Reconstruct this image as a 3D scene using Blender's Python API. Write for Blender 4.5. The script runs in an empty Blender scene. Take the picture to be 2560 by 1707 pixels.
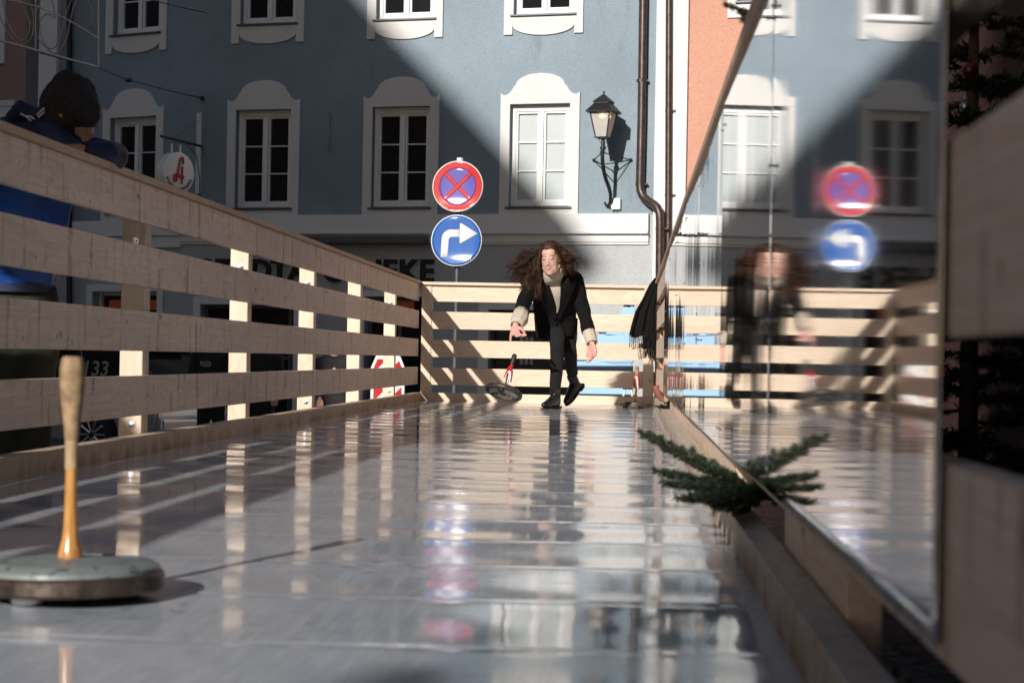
import bpy, bmesh, math, random
from math import sin, cos, pi, radians, sqrt, atan2
from mathutils import Vector, Matrix, noise
from mathutils.bvhtree import BVHTree
R = random.Random(7)
sc = bpy.context.scene
COL = sc.collection
V = Vector

# ---------------------------------------------------------------- camera
CAMH, FPX = 0.38, 4267.0            # eye height over the ice, focal length in px of a 2560 px wide picture
YAW, PITCH, ROLL = radians(3.91), radians(0.555), 0.018
fwd = V((-sin(YAW) * cos(PITCH), cos(YAW) * cos(PITCH), sin(PITCH)))
r0 = V((cos(YAW), sin(YAW), 0)); u0 = r0.cross(fwd)
cr = r0 * cos(ROLL) + u0 * sin(ROLL); cu = u0 * cos(ROLL) - r0 * sin(ROLL)
EYE = V((0, 0, CAMH))
cd = bpy.data.cameras.new('camera'); cam = bpy.data.objects.new('camera', cd); COL.objects.link(cam)
cam.matrix_world = Matrix(((cr.x, cu.x, -fwd.x, EYE.x), (cr.y, cu.y, -fwd.y, EYE.y), (cr.z, cu.z, -fwd.z, EYE.z), (0, 0, 0, 1)))
cd.sensor_width = 36; cd.lens = 36 * FPX / 2560; cd.clip_start = 0.05; cd.clip_end = 500
cd.dof.use_dof = True; cd.dof.focus_distance = 12.9; cd.dof.aperture_fstop = 8.0
sc.camera = cam
# ---------------------------------------------------------------- light
SUN = V((.30, .883, -.36)).normalized()
EL, AZ = math.asin(-SUN.z), atan2(-SUN.x, -SUN.y)
w = bpy.data.worlds.new("World"); sc.world = w; w.use_nodes = True
nt = w.node_tree; bg = nt.nodes['Background']
sky = nt.nodes.new('ShaderNodeTexSky'); sky.sky_type = 'NISHITA'; sky.sun_disc = False
sky.sun_elevation = EL; sky.sun_rotation = AZ % (2 * pi)
nt.links.new(sky.outputs[0], bg.inputs[0]); bg.inputs[1].default_value = 0.06
sl = bpy.data.lights.new('sun', 'SUN'); sl.energy = 5.0; sl.angle = radians(0.65); sl.color = (1, .945, .88)
so = bpy.data.objects.new('sun', sl); COL.objects.link(so)
so.rotation_euler = (-SUN).to_track_quat('Z', 'Y').to_euler(); so.location = (-6, -10, 20)
sc.view_settings.view_transform = 'Standard'; sc.view_settings.look = 'None'
sc.view_settings.gamma = 1; sc.view_settings.exposure = 0.1

# ---------------------------------------------------------------- points seen from the camera's place
def ray(px, py):
    return fwd + cr * ((px - 1280) / FPX) + cu * ((853.5 - py) / FPX)
def at(px, py, Y):
    d = ray(px, py); return EYE + d * (Y / d.y)
def Wp(zx, zy, Y):                                   # enlarged crop of the woman
    return at(1180 + zx / 3.267, 580 + zy / 3.267, Y)

# ---------------------------------------------------------------- helpers
class MB:
    def __init__(s, M=None): s.v = []; s.f = []; s.M = M
    def add(s, vs, fs):
        k = len(s.v); s.v += [(s.M @ V(p)) if s.M else V(p) for p in vs]; s.f += [tuple(i + k for i in f) for f in fs]; return s
    def box(s, x0, x1, y0, y1, z0, z1):
        return s.add([(x0, y0, z0), (x1, y0, z0), (x1, y1, z0), (x0, y1, z0), (x0, y0, z1), (x1, y0, z1), (x1, y1, z1), (x0, y1, z1)],
                     [(0, 3, 2, 1), (4, 5, 6, 7), (0, 1, 5, 4), (1, 2, 6, 5), (2, 3, 7, 6), (3, 0, 4, 7)])
    def prism(s, poly, d0, d1, fr=None):             # poly in (a, b); extruded over the middle axis
        fr = fr or (lambda a, d, b: (a, d, b)); n = len(poly)
        vs = [fr(a, d0, b) for a, b in poly] + [fr(a, d1, b) for a, b in poly]
        return s.add(vs, [tuple(range(n)), tuple(range(2 * n - 1, n - 1, -1))] + [(i, i + n, (i + 1) % n + n, (i + 1) % n) for i in range(n)])
    def tube(s, pts, r, n=8):
        pts = [V(p) for p in pts]; m = len(pts); rs = r if isinstance(r, (list, tuple)) else [r] * m
        vs = []; up = None
        for i, p in enumerate(pts):
            t = (pts[min(i + 1, m - 1)] - pts[max(i - 1, 0)]).normalized()
            if up is None: up = V((0, 0, 1)) if abs(t.z) < .9 else V((0, 1, 0))
            a = t.cross(up).normalized(); b = a.cross(t).normalized(); up = b
            vs += [p + (a * cos(2 * pi * k / n) + b * sin(2 * pi * k / n)) * rs[i] for k in range(n)]
        fs = [(i * n + k, i * n + (k + 1) % n, (i + 1) * n + (k + 1) % n, (i + 1) * n + k) for i in range(m - 1) for k in range(n)]
        fs += [tuple(range(n - 1, -1, -1)), tuple(range((m - 1) * n, m * n))]
        return s.add(vs, fs)
    def lathe(s, prof, n=32, M=None, loop=False):    # prof: (r, z), about local z; loop closes the profile
        M = M or Matrix(); vs = []; m = len(prof)
        for r, z in prof: vs += [M @ V((r * cos(2 * pi * k / n), r * sin(2 * pi * k / n), z)) for k in range(n)]
        fs = [(i * n + k, i * n + (k + 1) % n, (i + 1) * n + (k + 1) % n, (i + 1) * n + k) for i in range(m - 1) for k in range(n)]
        if loop: fs += [((m - 1) * n + k, (m - 1) * n + (k + 1) % n, (k + 1) % n, k) for k in range(n)]
        else: fs += [tuple(range(n - 1, -1, -1)), tuple(range((m - 1) * n, m * n))]
        return s.add(vs, fs)
    def ell(s, c, rad, rot=None, n=16, m=10):
        rot = rot or Matrix.Identity(3); vs = [V(c) + rot @ V((0, 0, rad[2]))]
        for i in range(1, m):
            a = pi * i / m
            vs += [V(c) + rot @ V((rad[0] * sin(a) * cos(2 * pi * k / n), rad[1] * sin(a) * sin(2 * pi * k / n), rad[2] * cos(a))) for k in range(n)]
        vs.append(V(c) + rot @ V((0, 0, -rad[2]))); L = len(vs) - 1
        fs = [(0, 1 + k, 1 + (k + 1) % n) for k in range(n)]
        for i in range(m - 2):
            fs += [(1 + i * n + k, 1 + (i + 1) * n + k, 1 + (i + 1) * n + (k + 1) % n, 1 + i * n + (k + 1) % n) for k in range(n)]
        fs += [(L, 1 + (m - 2) * n + (k + 1) % n, 1 + (m - 2) * n + k) for k in range(n)]
        return s.add(vs, fs)
    def chain(s, pts, n=14):                         # pts: (point, radius): tapering limb with round joints
        for i, (p, r) in enumerate(pts):
            s.ell(p, (r, r, r), None, n, 8)
            if i: s.tube([pts[i - 1][0], p], [pts[i - 1][1], r], n)
        return s
    def secs(s, secs, n=24, ex=2.0):                 # stacked level ellipses: (centre, rx, ry)
        vs = []; m = len(secs)
        for c, rx, ry in secs:
            for k in range(n):
                a = 2 * pi * k / n; ca, sa = cos(a), sin(a)
                vs.append(V(c) + V((rx * abs(ca) ** (2 / ex) * (1 if ca > 0 else -1), ry * abs(sa) ** (2 / ex) * (1 if sa > 0 else -1), 0)))
        fs = [(i * n + k, i * n + (k + 1) % n, (i + 1) * n + (k + 1) % n, (i + 1) * n + k) for i in range(m - 1) for k in range(n)]
        fs += [tuple(range(n - 1, -1, -1)), tuple(range((m - 1) * n, m * n))]
        return s.add(vs, fs)
    def grid(s, P, close=False):                     # P: rows of points
        n = len(P[0]); vs = [p for row in P for p in row]
        return s.add(vs, [(i * n + k, i * n + k + 1, (i + 1) * n + k + 1, (i + 1) * n + k) for i in range(len(P) - 1) for k in range(n - 1)])
    def mesh(s, fix=True):
        me = bpy.data.meshes.new('mesh'); me.from_pydata([tuple(p) for p in s.v], [], s.f)
        if fix:
            bm = bmesh.new(); bm.from_mesh(me); bmesh.ops.recalc_face_normals(bm, faces=bm.faces); bm.to_mesh(me); bm.free()
        me.update(); return me
    def build(s, name, mat, parent=None, smooth=35, bevel=0, fix=True):
        return mk(name, s.mesh(fix), mat, parent, smooth, bevel)

def mk(name, me, mat, parent=None, smooth=35, bevel=0):
    me.name = name; o = bpy.data.objects.new(name, me); COL.objects.link(o)
    me.materials.clear(); me.materials.append(mat)
    if smooth:
        me.shade_smooth()
        if smooth < 180: me.set_sharp_from_angle(angle=radians(smooth))
    if parent:
        o.parent = parent; o.matrix_parent_inverse = Matrix.Translation(-parent.location)
    if bevel:
        b = o.modifiers.new('bevel', 'BEVEL'); b.width = bevel; b.segments = 2; b.limit_method = 'ANGLE'; b.angle_limit = radians(40)
        b.harden_normals = False
    return o
def blob(mb, voxel, it=3, wr=0, wscale=8, fac=.5):   # union of overlapping solids into one continuous skin
    o = bpy.data.objects.new('tmp', mb.mesh()); COL.objects.link(o)
    r = o.modifiers.new('r', 'REMESH'); r.mode = 'VOXEL'; r.voxel_size = voxel
    if it: q = o.modifiers.new('s', 'SMOOTH'); q.iterations = it; q.factor = fac
    dg = bpy.context.evaluated_depsgraph_get(); dg.update()
    me = bpy.data.meshes.new_from_object(o.evaluated_get(dg)); bpy.data.objects.remove(o)
    if wr:
        for v in me.vertices:
            p = v.co; v.co = p + v.normal * wr * (noise.noise(V((p.x * wscale, p.y * wscale, p.z * wscale * .55))) + .5 * noise.noise(p * wscale * 2.3))
    return me
def tag(o, label, cat, group=None, kind=None):
    if label: o['label'] = label
    if cat: o['category'] = cat
    if group: o['group'] = group
    if kind: o['kind'] = kind
    return o
def thing(name, loc, label, cat, group=None):
    o = bpy.data.objects.new(name, None); COL.objects.link(o); o.location = loc; o.empty_display_size = .1
    return tag(o, label, cat, group)
def struct(o): o['kind'] = 'structure'; return o
def copy_tree(root, loc, rotz=0, label=None):
    r = root.copy(); COL.objects.link(r); r.location = loc; r.rotation_euler = (0, 0, rotz)
    if label: r['label'] = label
    for ch in list(root.children):
        c = ch.copy(); COL.objects.link(c); c.parent = r
        for g in list(ch.children):
            d = g.copy(); COL.objects.link(d); d.parent = c
    return r
def lerp(a, b, t): return a + (b - a) * t
def arc(cx, cy, rx, ry, a0, a1, n):
    return [(cx + rx * cos(lerp(a0, a1, i / n)), cy + ry * sin(lerp(a0, a1, i / n))) for i in range(n + 1)]

# ---------------------------------------------------------------- materials
class NT:
    def __init__(s, name):
        s.m = bpy.data.materials.new(name); s.m.use_nodes = True; s.t = s.m.node_tree; s.p = s.t.nodes['Principled BSDF']
    def n(s, ty, **kw):
        x = s.t.nodes.new('ShaderNode' + ty)
        for k, v in kw.items():
            if hasattr(x, k): setattr(x, k, v)
        return x
    def l(s, a, b): s.t.links.new(a, b)
    def coord(s, scale=(1, 1, 1), rnd=False, kind='Object'):
        tc = s.n('TexCoord'); mp = s.n('Mapping'); mp.inputs['Scale'].default_value = scale
        if rnd:
            oi = s.n('ObjectInfo'); c = s.n('CombineXYZ'); m = s.n('Math', operation='MULTIPLY'); s.l(oi.outputs['Random'], m.inputs[0]); m.inputs[1].default_value = 13.7
            for i in range(3): s.l(m.outputs[0], c.inputs[i])
            a = s.n('VectorMath', operation='ADD'); s.l(tc.outputs[kind], a.inputs[0]); s.l(c.outputs[0], a.inputs[1]); s.l(a.outputs[0], mp.inputs[0])
        else: s.l(tc.outputs[kind], mp.inputs[0])
        return mp.outputs[0]
    def noise(s, co, scale=5, det=4, rough=.55, dist=0):
        x = s.n('TexNoise'); s.l(co, x.inputs['Vector']); x.inputs['Scale'].default_value = scale; x.inputs['Detail'].default_value = det
        x.inputs['Roughness'].default_value = rough; x.inputs['Distortion'].default_value = dist; return x.outputs[0]
    def ramp(s, f, stops, ip='LINEAR'):
        x = s.n('ValToRGB'); x.color_ramp.interpolation = ip; e = x.color_ramp.elements
        while len(e) < len(stops): e.new(.5)
        for i, (p, c) in enumerate(stops):
            e[i].position = p; e[i].color = (c, c, c, 1) if isinstance(c, (int, float)) else (*c, 1)
        s.l(f, x.inputs[0]); return x.outputs[0]
    def math(s, op, a, b=0, c=None):
        x = s.n('Math', operation=op)
        for i, q in enumerate((a, b, c)):
            if q is None: continue
            if isinstance(q, (int, float)): x.inputs[i].default_value = q
            else: s.l(q, x.inputs[i])
        return x.outputs[0]
    def mix(s, f, a, b, mode='MIX'):
        x = s.n('Mix', data_type='RGBA', blend_type=mode)
        for i, q in ((0, f), (6, a), (7, b)):
            if isinstance(q, (int, float)): x.inputs[i].default_value = q if i == 0 else (q, q, q, 1)
            elif isinstance(q, tuple): x.inputs[i].default_value = (*q, 1)
            else: s.l(q, x.inputs[i])
        return x.outputs[2]
    def bump(s, h, st=.3, d=.01):
        b = s.n('Bump'); b.inputs['Strength'].default_value = st; b.inputs['Distance'].default_value = d; s.l(h, b.inputs['Height']); s.l(b.outputs[0], s.p.inputs['Normal']); return b
    def base(s, c):
        if isinstance(c, tuple): s.p.inputs['Base Color'].default_value = (*c, 1)
        else: s.l(c, s.p.inputs['Base Color'])
    def rough(s, r):
        if isinstance(r, (int, float)): s.p.inputs['Roughness'].default_value = r
        else: s.l(r, s.p.inputs['Roughness'])
def simple(name, c, r=.6, metal=0, var=.12, scale=20, bump=0, coat=0, bd=.005, rnd=False, cr_=.06):
    t = NT(name); n = t.noise(t.coord(rnd=rnd), scale, 5)
    t.base(t.mix(t.ramp(n, [(.3, 0.), (.7, 1.)]), tuple(x * (1 - var) for x in c), tuple(min(1, x * (1 + var)) for x in c)))
    t.rough(r); t.p.inputs['Metallic'].default_value = metal; t.p.inputs['Coat Weight'].default_value = coat; t.p.inputs['Coat Roughness'].default_value = cr_
    if bump: t.bump(n, bump, bd)
    return t.m
def wood(name, ax, base=(.62, .50, .385), stain=0.0, streak=0.0):
    """fresh spruce: grain lines along axis ax, knots, saw marks across"""
    t = NT(name)
    def sc3(al, ac): q = [ac] * 3; q[ax] = al; return tuple(q)
    broad = t.noise(t.coord(sc3(.7, 3.2), True), 1.6, 2, .4, .3)
    rings = t.math('SINE', t.math('MULTIPLY', broad, 95))
    fine = t.noise(t.coord(sc3(1.3, 60), True), 2, 4)
    tone = t.noise(t.coord(sc3(.35, 2.), True), 1.3, 3)
    c0 = t.mix(t.ramp(tone, [(.3, 0.), (.7, 1.)]), tuple(x * .88 for x in base), tuple(min(1, x * 1.10) for x in base))
    c1 = t.mix(t.ramp(rings, [(.25, 0.), (1., .26)]), c0, (base[0] * .74, base[1] * .60, base[2] * .48))
    c2 = t.mix(t.ramp(fine, [(.42, .28), (.62, 0.)]), c1, (base[0] * .68, base[1] * .58, base[2] * .46))
    vo = t.n('TexVoronoi', feature='F1'); vo.inputs['Scale'].default_value = 1.0
    t.l(t.coord(sc3(4.5, 9.5), True), vo.inputs['Vector'])
    k = t.ramp(vo.outputs['Distance'], [(.05, .9), (.085, .6), (.15, 0.)])
    km = t.noise(t.coord(sc3(2.2, 5), True), 1.0, 1)
    c3 = t.mix(t.math('MULTIPLY', k, t.ramp(km, [(.48, 0.), (.56, 1.)])), c2, (.34, .19, .10))
    if streak:
        sa = [34.0, 34.0, 34.0]; sa[2] = 3.0; sn = t.noise(t.coord(tuple(sa), True), .5, 3, .6)
        pn = t.noise(t.coord((9, 9, 9), True), 1.2, 2)
        sk = t.math('MULTIPLY', t.ramp(sn, [(.545, 0.), (.66, 1.)]), t.ramp(pn, [(.38, 0.), (.58, streak)]))
        c3 = t.mix(sk, c3, (.17, .12, .09))
        vo2 = t.n('TexVoronoi'); vo2.inputs['Scale'].default_value = 1; sa2 = [16., 16., 9.]; t.l(t.coord(tuple(sa2), True), vo2.inputs['Vector'])
        c3 = t.mix(t.ramp(vo2.outputs['Distance'], [(.05, .75), (.12, 0.)]), c3, (.12, .07, .04))
    if stain:
        sn = t.noise(t.coord((5, 5, .8), True), 1.5, 3); gz = t.n('SeparateXYZ'); t.l(t.coord(), gz.inputs[0])
        low = t.ramp(gz.outputs[2], [(.0, 1.), (.06, 0.)])
        c3 = t.mix(t.math('MULTIPLY', t.math('MULTIPLY', t.ramp(sn, [(.4, 0.), (.62, 1.)]), low), stain), c3, (.30, .15, .05))
    t.base(c3); t.rough(.62); t.p.inputs['Specular IOR Level'].default_value = .3
    t.bump(t.math('ADD', fine, t.math('MULTIPLY', rings, .15)), .25, .002)
    return t.m
def plaster(name, c, sp=.10, scale=55, dirt=.35, bs=.6, pit=.45):
    t = NT(name); co = t.coord(); f = t.noise(co, scale, 3, .7); l = t.noise(co, .45, 5, .6)
    st = t.noise(t.coord((2.2, 2.2, .35)), 1.4, 5, .65)
    a = t.mix(t.ramp(l, [(.35, 0.), (.7, 1.)]), tuple(x * (1 - sp) for x in c), tuple(min(1, x * (1 + sp)) for x in c))
    a = t.mix(t.ramp(f, [(.38, pit), (.5, 0.)]), a, tuple(x * .62 for x in c))
    a = t.mix(t.ramp(st, [(.60, 0.), (.78, dirt)]), a, (c[0] * .62, c[1] * .55, c[2] * .45))
    t.base(a); t.rough(.9); t.p.inputs['Specular IOR Level'].default_value = .2; t.bump(f, bs, .012); return t.m
M = {}
M['woodY'] = wood('spruce_along_lane', 1, base=(.80, .64, .52), streak=.6)
M['woodYc'] = wood('spruce_cap', 1, base=(.58, .42, .29), streak=.3)
M['woodK'] = wood('spruce_kerb', 1, base=(.58, .45, .34), stain=.95, streak=.5)
M['woodKr'] = wood('worn_spruce_kerb', 1, base=(.58, .50, .42), stain=.9, streak=.6)
M['woodX'] = wood('spruce_across', 0, base=(.70, .58, .455))
M['woodZ'] = wood('spruce_post', 2, base=(.70, .59, .47))
M['woodO'] = wood('spruce_orange', 2, base=(.62, .38, .20))
M['blue'] = plaster('blue_plaster', (.258, .322, .372), .14, 48, .6, .9)
M['stucco'] = plaster('grey_plaster', (.44, .46, .47), .08, 40, .2, .9)
M['white'] = plaster('white_trim', (.70, .70, .69), .05, 30, .30, .15, .08)
M['cream'] = plaster('cream_trim', (.66, .65, .625), .05, 30, .30, .15, .08)
M['salmon'] = plaster('salmon_plaster', (.58, .31, .225), .05, 35, .1, .8)
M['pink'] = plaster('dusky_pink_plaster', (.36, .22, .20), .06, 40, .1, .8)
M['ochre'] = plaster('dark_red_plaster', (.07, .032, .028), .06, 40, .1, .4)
M['paint'] = simple('white_window_paint', (.72, .72, .71), .45, var=.06, bump=.1)
M['sill'] = simple('dark_sill_metal', (.10, .10, .11), .5, .5)
M['glass'] = simple('dark_window_glass', (.012, .013, .015), .06, var=.3, scale=2)
M['blind'] = simple('pale_blind_glass', (.36, .41, .41), .35, var=.04, scale=3, coat=.6)
M['copper'] = simple('weathered_copper_pipe', (.075, .052, .045), .42, .55, .35, 14, .15)
M['iron'] = simple('black_iron', (.02, .021, .024), .45, .3, .3, 40, .2)
M['steel'] = simple('zinc_steel', (.55, .57, .60), .3, 1, .1)
M['greypole'] = simple('grey_green_pole', (.07, .085, .09), .5, .4)
M['black'] = simple('black_paint', (.012, .012, .013), .5, var=.2)
M['letter'] = simple('black_letters', (.008, .008, .009), .7, var=.2)
M['cobble'] = None
t = NT('cobbles'); vo = t.n('TexVoronoi', feature='DISTANCE_TO_EDGE'); t.l(t.coord(), vo.inputs['Vector']); vo.inputs['Scale'].default_value = 9
vc = t.n('TexVoronoi'); t.l(t.coord(), vc.inputs['Vector']); vc.inputs['Scale'].default_value = 9
e = t.ramp(vo.outputs['Distance'], [(.02, 0.), (.09, 1.)]); g = t.mix(.3, (.10, .10, .105), vc.outputs['Color'], 'OVERLAY')
t.base(t.mix(e, (.035, .033, .03), g)); t.rough(.7); t.bump(e, .6, .02); M['cobble'] = t.m
M['red'] = simple('red_sheet', (.46, .018, .018), .45, var=.05, coat=.8, cr_=.07)
M['bluesheet'] = simple('blue_sheet', (.006, .092, .37), .45, var=.12, scale=6, coat=.8, cr_=.07)
M['violet'] = simple('violet_blue_sheet', (.10, .075, .34), .45, var=.1, scale=8, coat=.8, cr_=.07)
M['whitesheet'] = simple('white_sheet', (.78, .78, .76), .45, var=.04, scale=8, coat=.8, cr_=.07)
for k_ in ('red', 'bluesheet', 'violet'): M[k_].node_tree.nodes['Principled BSDF'].inputs['Specular IOR Level'].default_value = .08
M['whiteplastic'] = simple('white_plastic', (.74, .76, .74), .4, var=.03)
M['redplastic'] = simple('red_enamel', (.5, .012, .02), .35, var=.1)
M['orange'] = simple('orange_sign', (.62, .12, .03), .5, var=.05)
M['needle'] = simple('fir_needles', (.013, .028, .011), .55, var=.45, scale=60)
M['bark'] = simple('twig_bark', (.10, .06, .035), .8, var=.3, scale=50)
M['skin'] = simple('fair_skin', (.54, .325, .25), .45, var=.05, scale=14); M['skin'].node_tree.nodes['Principled BSDF'].inputs['Subsurface Weight'].default_value = .12
M['skin'].node_tree.nodes['Principled BSDF'].inputs['Subsurface Radius'].default_value = (.01, .004, .002)
M['skinhand'] = simple('cold_pink_skin', (.55, .29, .24), .45, var=.07, scale=30)
M['lips'] = simple('lips', (.42, .13, .12), .35, var=.05)
M['brow'] = simple('dark_brow', (.05, .028, .02), .7)
M['eye'] = simple('eye', (.06, .05, .045), .15)
M['tooth'] = simple('teeth', (.75, .70, .64), .3, var=.02)
t = NT('wool_coat'); f = t.noise(t.coord(), 260, 3); t.base(t.mix(f, (.003, .003, .0035), (.010, .0095, .0095))); t.rough(.95); t.p.inputs['Specular IOR Level'].default_value = .15; t.bump(f, .5, .002); M['coat'] = t.m
M['trouser'] = simple('black_denim', (.005, .005, .0055), .95, var=.3, scale=120, bump=.3, bd=.001)
M['leather'] = simple('black_leather', (.008, .008, .009), .26, var=.3, scale=30, bump=.25, bd=.004)
M['sole'] = simple('boot_sole', (.022, .018, .016), .7)
M['brass'] = simple('brass_buckle', (.55, .38, .12), .3, 1)
t = NT('knitted_wool'); wv = t.n('TexWave', wave_type='BANDS', bands_direction='X'); t.l(t.coord(), wv.inputs['Vector']); wv.inputs['Scale'].default_value = 42; wv.inputs['Distortion'].default_value = 1.2
wz = t.n('TexWave', wave_type='BANDS', bands_direction='Z'); t.l(t.coord(), wz.inputs['Vector']); wz.inputs['Scale'].default_value = 50; wz.inputs['Distortion'].default_value = 1.5
h = t.math('MULTIPLY', wv.outputs[1], t.math('ADD', wz.outputs[1], .6)); t.base(t.mix(t.ramp(h, [(.0, 0.), (.5, 1.)]), (.42, .35, .27), (.62, .54, .43))); t.rough(.95); t.bump(h, .6, .004); M['knit'] = t.m
def hairmat():
    t = NT('curly_brown_hair'); oi = t.noise(t.coord(), 22, 3); t.base(t.mix(t.ramp(oi, [(.35, 0.), (.68, 1.)]), (.012, .0065, .0045), (.085, .036, .018)))
    t.rough(.55); t.p.inputs['Specular IOR Level'].default_value = .3; return t.m
M['hair'] = hairmat()
# ================================================================ SETTING
def gz(y): return -.30 if y < 4.5 else (-.30 - .040 * (y - 4.5) if y < 24 else -1.08)
ys = [-90, -20, 4.5] + [4.5 + 1.5 * i for i in range(1, 14)] + [60, 160]
b = MB(); b.grid([[(x, y, gz(y)) for x in (-120, -30, -10, 0, 10, 30, 120)] for y in ys]); struct(b.build('street', M['cobble'], smooth=0, fix=False))
# raised deck under the ice
t = NT('deck_boards'); t.base((.05, .04, .035)); t.rough(.8)
b = MB(); b.box(-1.83, .33, -.6, 15.0, -1.0, -.012); struct(b.build('rink_deck', t.m, smooth=0))
# synthetic ice: glossy white boards laid across the lane, each slightly cupped
TL = .435
def icez(x, y):
    u = ((y - .05) / TL) % 1.0; k = math.floor((y - .05) / TL)
    ph = noise.noise(V((k * 3.1, 0, 0)))
    a = .00062 * (1 + 1.1 * noise.noise(V((k * 1.7, 9, 0))))
    z = a * cos(2 * pi * (u + .16 * sin(2.6 * x + 1.3 * k) * sin(pi * u))) + .00022 * ph
    z += .0032 * noise.noise(V((x * 1.1, y * .6, 3))) + .00060 * noise.noise(V((x * 4.5, y * 2.1, 7))) + .00050 * sin(7 * x + 2 * ph + k * 2.4) * sin(pi * u)
    return z - (.0012 if (u < .012 or u > .988) else 0)
X = [-1.80 + 2.03 * i / 90 for i in range(91)]; Yc = [-.5 + i * .0145 for i in range(int(15.4 / .0145) + 1)]
b = MB(); b.grid([[(x, y, icez(x, y)) for x in X] for y in Yc])
t = NT('synthetic_ice'); co = t.coord(); 
sc1 = t.noise(t.coord((26, 2.2, 1)), 2.2, 5, .65, .6); sc3 = t.noise(t.coord((60, 1.2, 1)), 1.6, 3, .7, 1.5); sc2 = t.noise(t.coord((3, 30, 1)), 2.0, 4, .6, .5); pt = t.noise(t.coord((1.0, 1.4, 1)), 1.6, 4, .6)
di = t.noise(t.coord((4.0, 7, 1)), 4, 6, .75)
c = t.mix(t.ramp(sc1, [(.45, 0.), (.75, .5)]), (.46, .495, .545), (.66, .70, .75))
c = t.mix(t.ramp(sc2, [(.58, 0.), (.74, .35)]), c, (.78, .78, .79))
c = t.mix(t.math('MULTIPLY', t.ramp(di, [(.55, 0.), (.64, .9)]), t.ramp(pt, [(.50, 0.), (.60, 1.)])), c, (.09, .09, .12))
c = t.mix(t.ramp(sc3, [(.62, 0.), (.70, .4)]), c, (.85, .85, .86)); c = t.mix(t.ramp(sc3, [(.30, .35), (.36, .0)]), c, (.30, .30, .33))
t.base(c)
rr = t.math('ADD', t.ramp(pt, [(.38, .045), (.66, .12)]), t.ramp(sc1, [(.55, 0.), (.85, .07)])); t.rough(rr); t.p.inputs['IOR'].default_value = 1.58
t.bump(t.math('ADD', sc1, sc2), .05, .001)
struct(b.build('ice', t.m, smooth=180, fix=False))

# ================================================================ FENCES
BZ = [(.862, 1.008), (.624, .777), (.381, .531), (.140, .289)]
LY = 14.72
LF = thing('slatted_fence', (-1.9, 7, 0), 'long pale wooden slatted fence along the left side of the rink, in shade inside', 'fence', 'timber fences round the rink')
def run(parent, x0, x1, z0, z1, cuts, name, mat, gap=.0015, bev=.002):
    for a, c in zip(cuts, cuts[1:]):
        b = MB(); b.box(x0, x1, a + gap, c - gap, z0, z1); b.build(name, mat, parent, 0, bev)
cutsb = [[-.4, 4.55, 8.20, 12.2, LY], [-.4, 2.9, 6.9, 10.9, LY], [-.4, 4.1, 8.1, 12.1, LY], [-.4, 4.2, 8.30, 12.3, LY]]
for (z0, z1), cu_ in zip(BZ, cutsb): run(LF, -1.848, -1.82, z0, z1, cu_, 'board', M['woodY'])
run(LF, -1.945, -1.802, 1.010, 1.034, [-.4, 2.3, 5.22, 6.05, 8.19, 12.1, LY + .05], 'cap_rail', M['woodYc'])
run(LF, -1.848, -1.79, -.02, .068, [-.4, 3.6, 7.6, 11.6, LY - .03], 'kerb_board', M['woodK'])
for i in range(8):
    y = 15.14 - 1.74 * (i + 1) if i else 13.42
    y = [13.42, 11.66, 9.92, 8.18, 6.40, 4.65, 2.9, 1.15][i]
    b = MB(); b.box(-1.938, -1.8485, y, y + .088, -.9, 1.009); p = b.build('post', M['woodZ'], LF, 0, .004)
    for z in ((.80, .085) if i % 2 else (.80, .1)):
        if i % 2 == 0 and i < 5 or z > .5 and i in (0, 3):
            m = Matrix.Translation((-1.885, y - .001, z)) @ Matrix.Rotation(pi / 2, 4, 'X')
            b = MB(); b.lathe([(.014, 0), (.014, .003), (.008, .0035), (.008, .010), (.003, .011)], 12, m); b.build('bolt', M['steel'], p, 35)
# back fence, square to the view more than to the lane
BF = thing('slatted_fence', (-.8, 14.8, 0), 'sunlit pale wooden slatted fence closing the far end of the rink', 'fence', 'timber fences round the rink')
A_ = V((-1.80, 14.70, 0)); B_ = V((.33, 14.79, 0)); ex = (B_ - A_).normalized(); ey = V((-ex.y, ex.x, 0))
MF = Matrix(((ex.x, ey.x, 0, A_.x), (ex.y, ey.y, 0, A_.y), (0, 0, 1, 0), (0, 0, 0, 1)))
def fb(x0, x1, y0, y1, z0, z1, name, mat, bev=.002): b = MB(MF); b.box(x0, x1, y0, y1, z0, z1); return b.build(name, mat, BF, 0, bev)
for z0, z1 in BZ: fb(.092, 2.10, .030, .058, z0 - .004, z1 - .006, 'board', M['woodX'])
fb(.0, 2.10, -.012, .13, 1.002, 1.027, 'cap_rail', M['woodX']); fb(-.02, 2.04, -.026, .02, -.02, .068, 'kerb_board', M['woodX'])
fb(.004, .090, .021, .115, .0, 1.000, 'post', M['woodZ'], .004);
fb(1.93, 2.02, -.036, .0275, .069, 1.001, 'post', M['woodZ'], .004)
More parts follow.
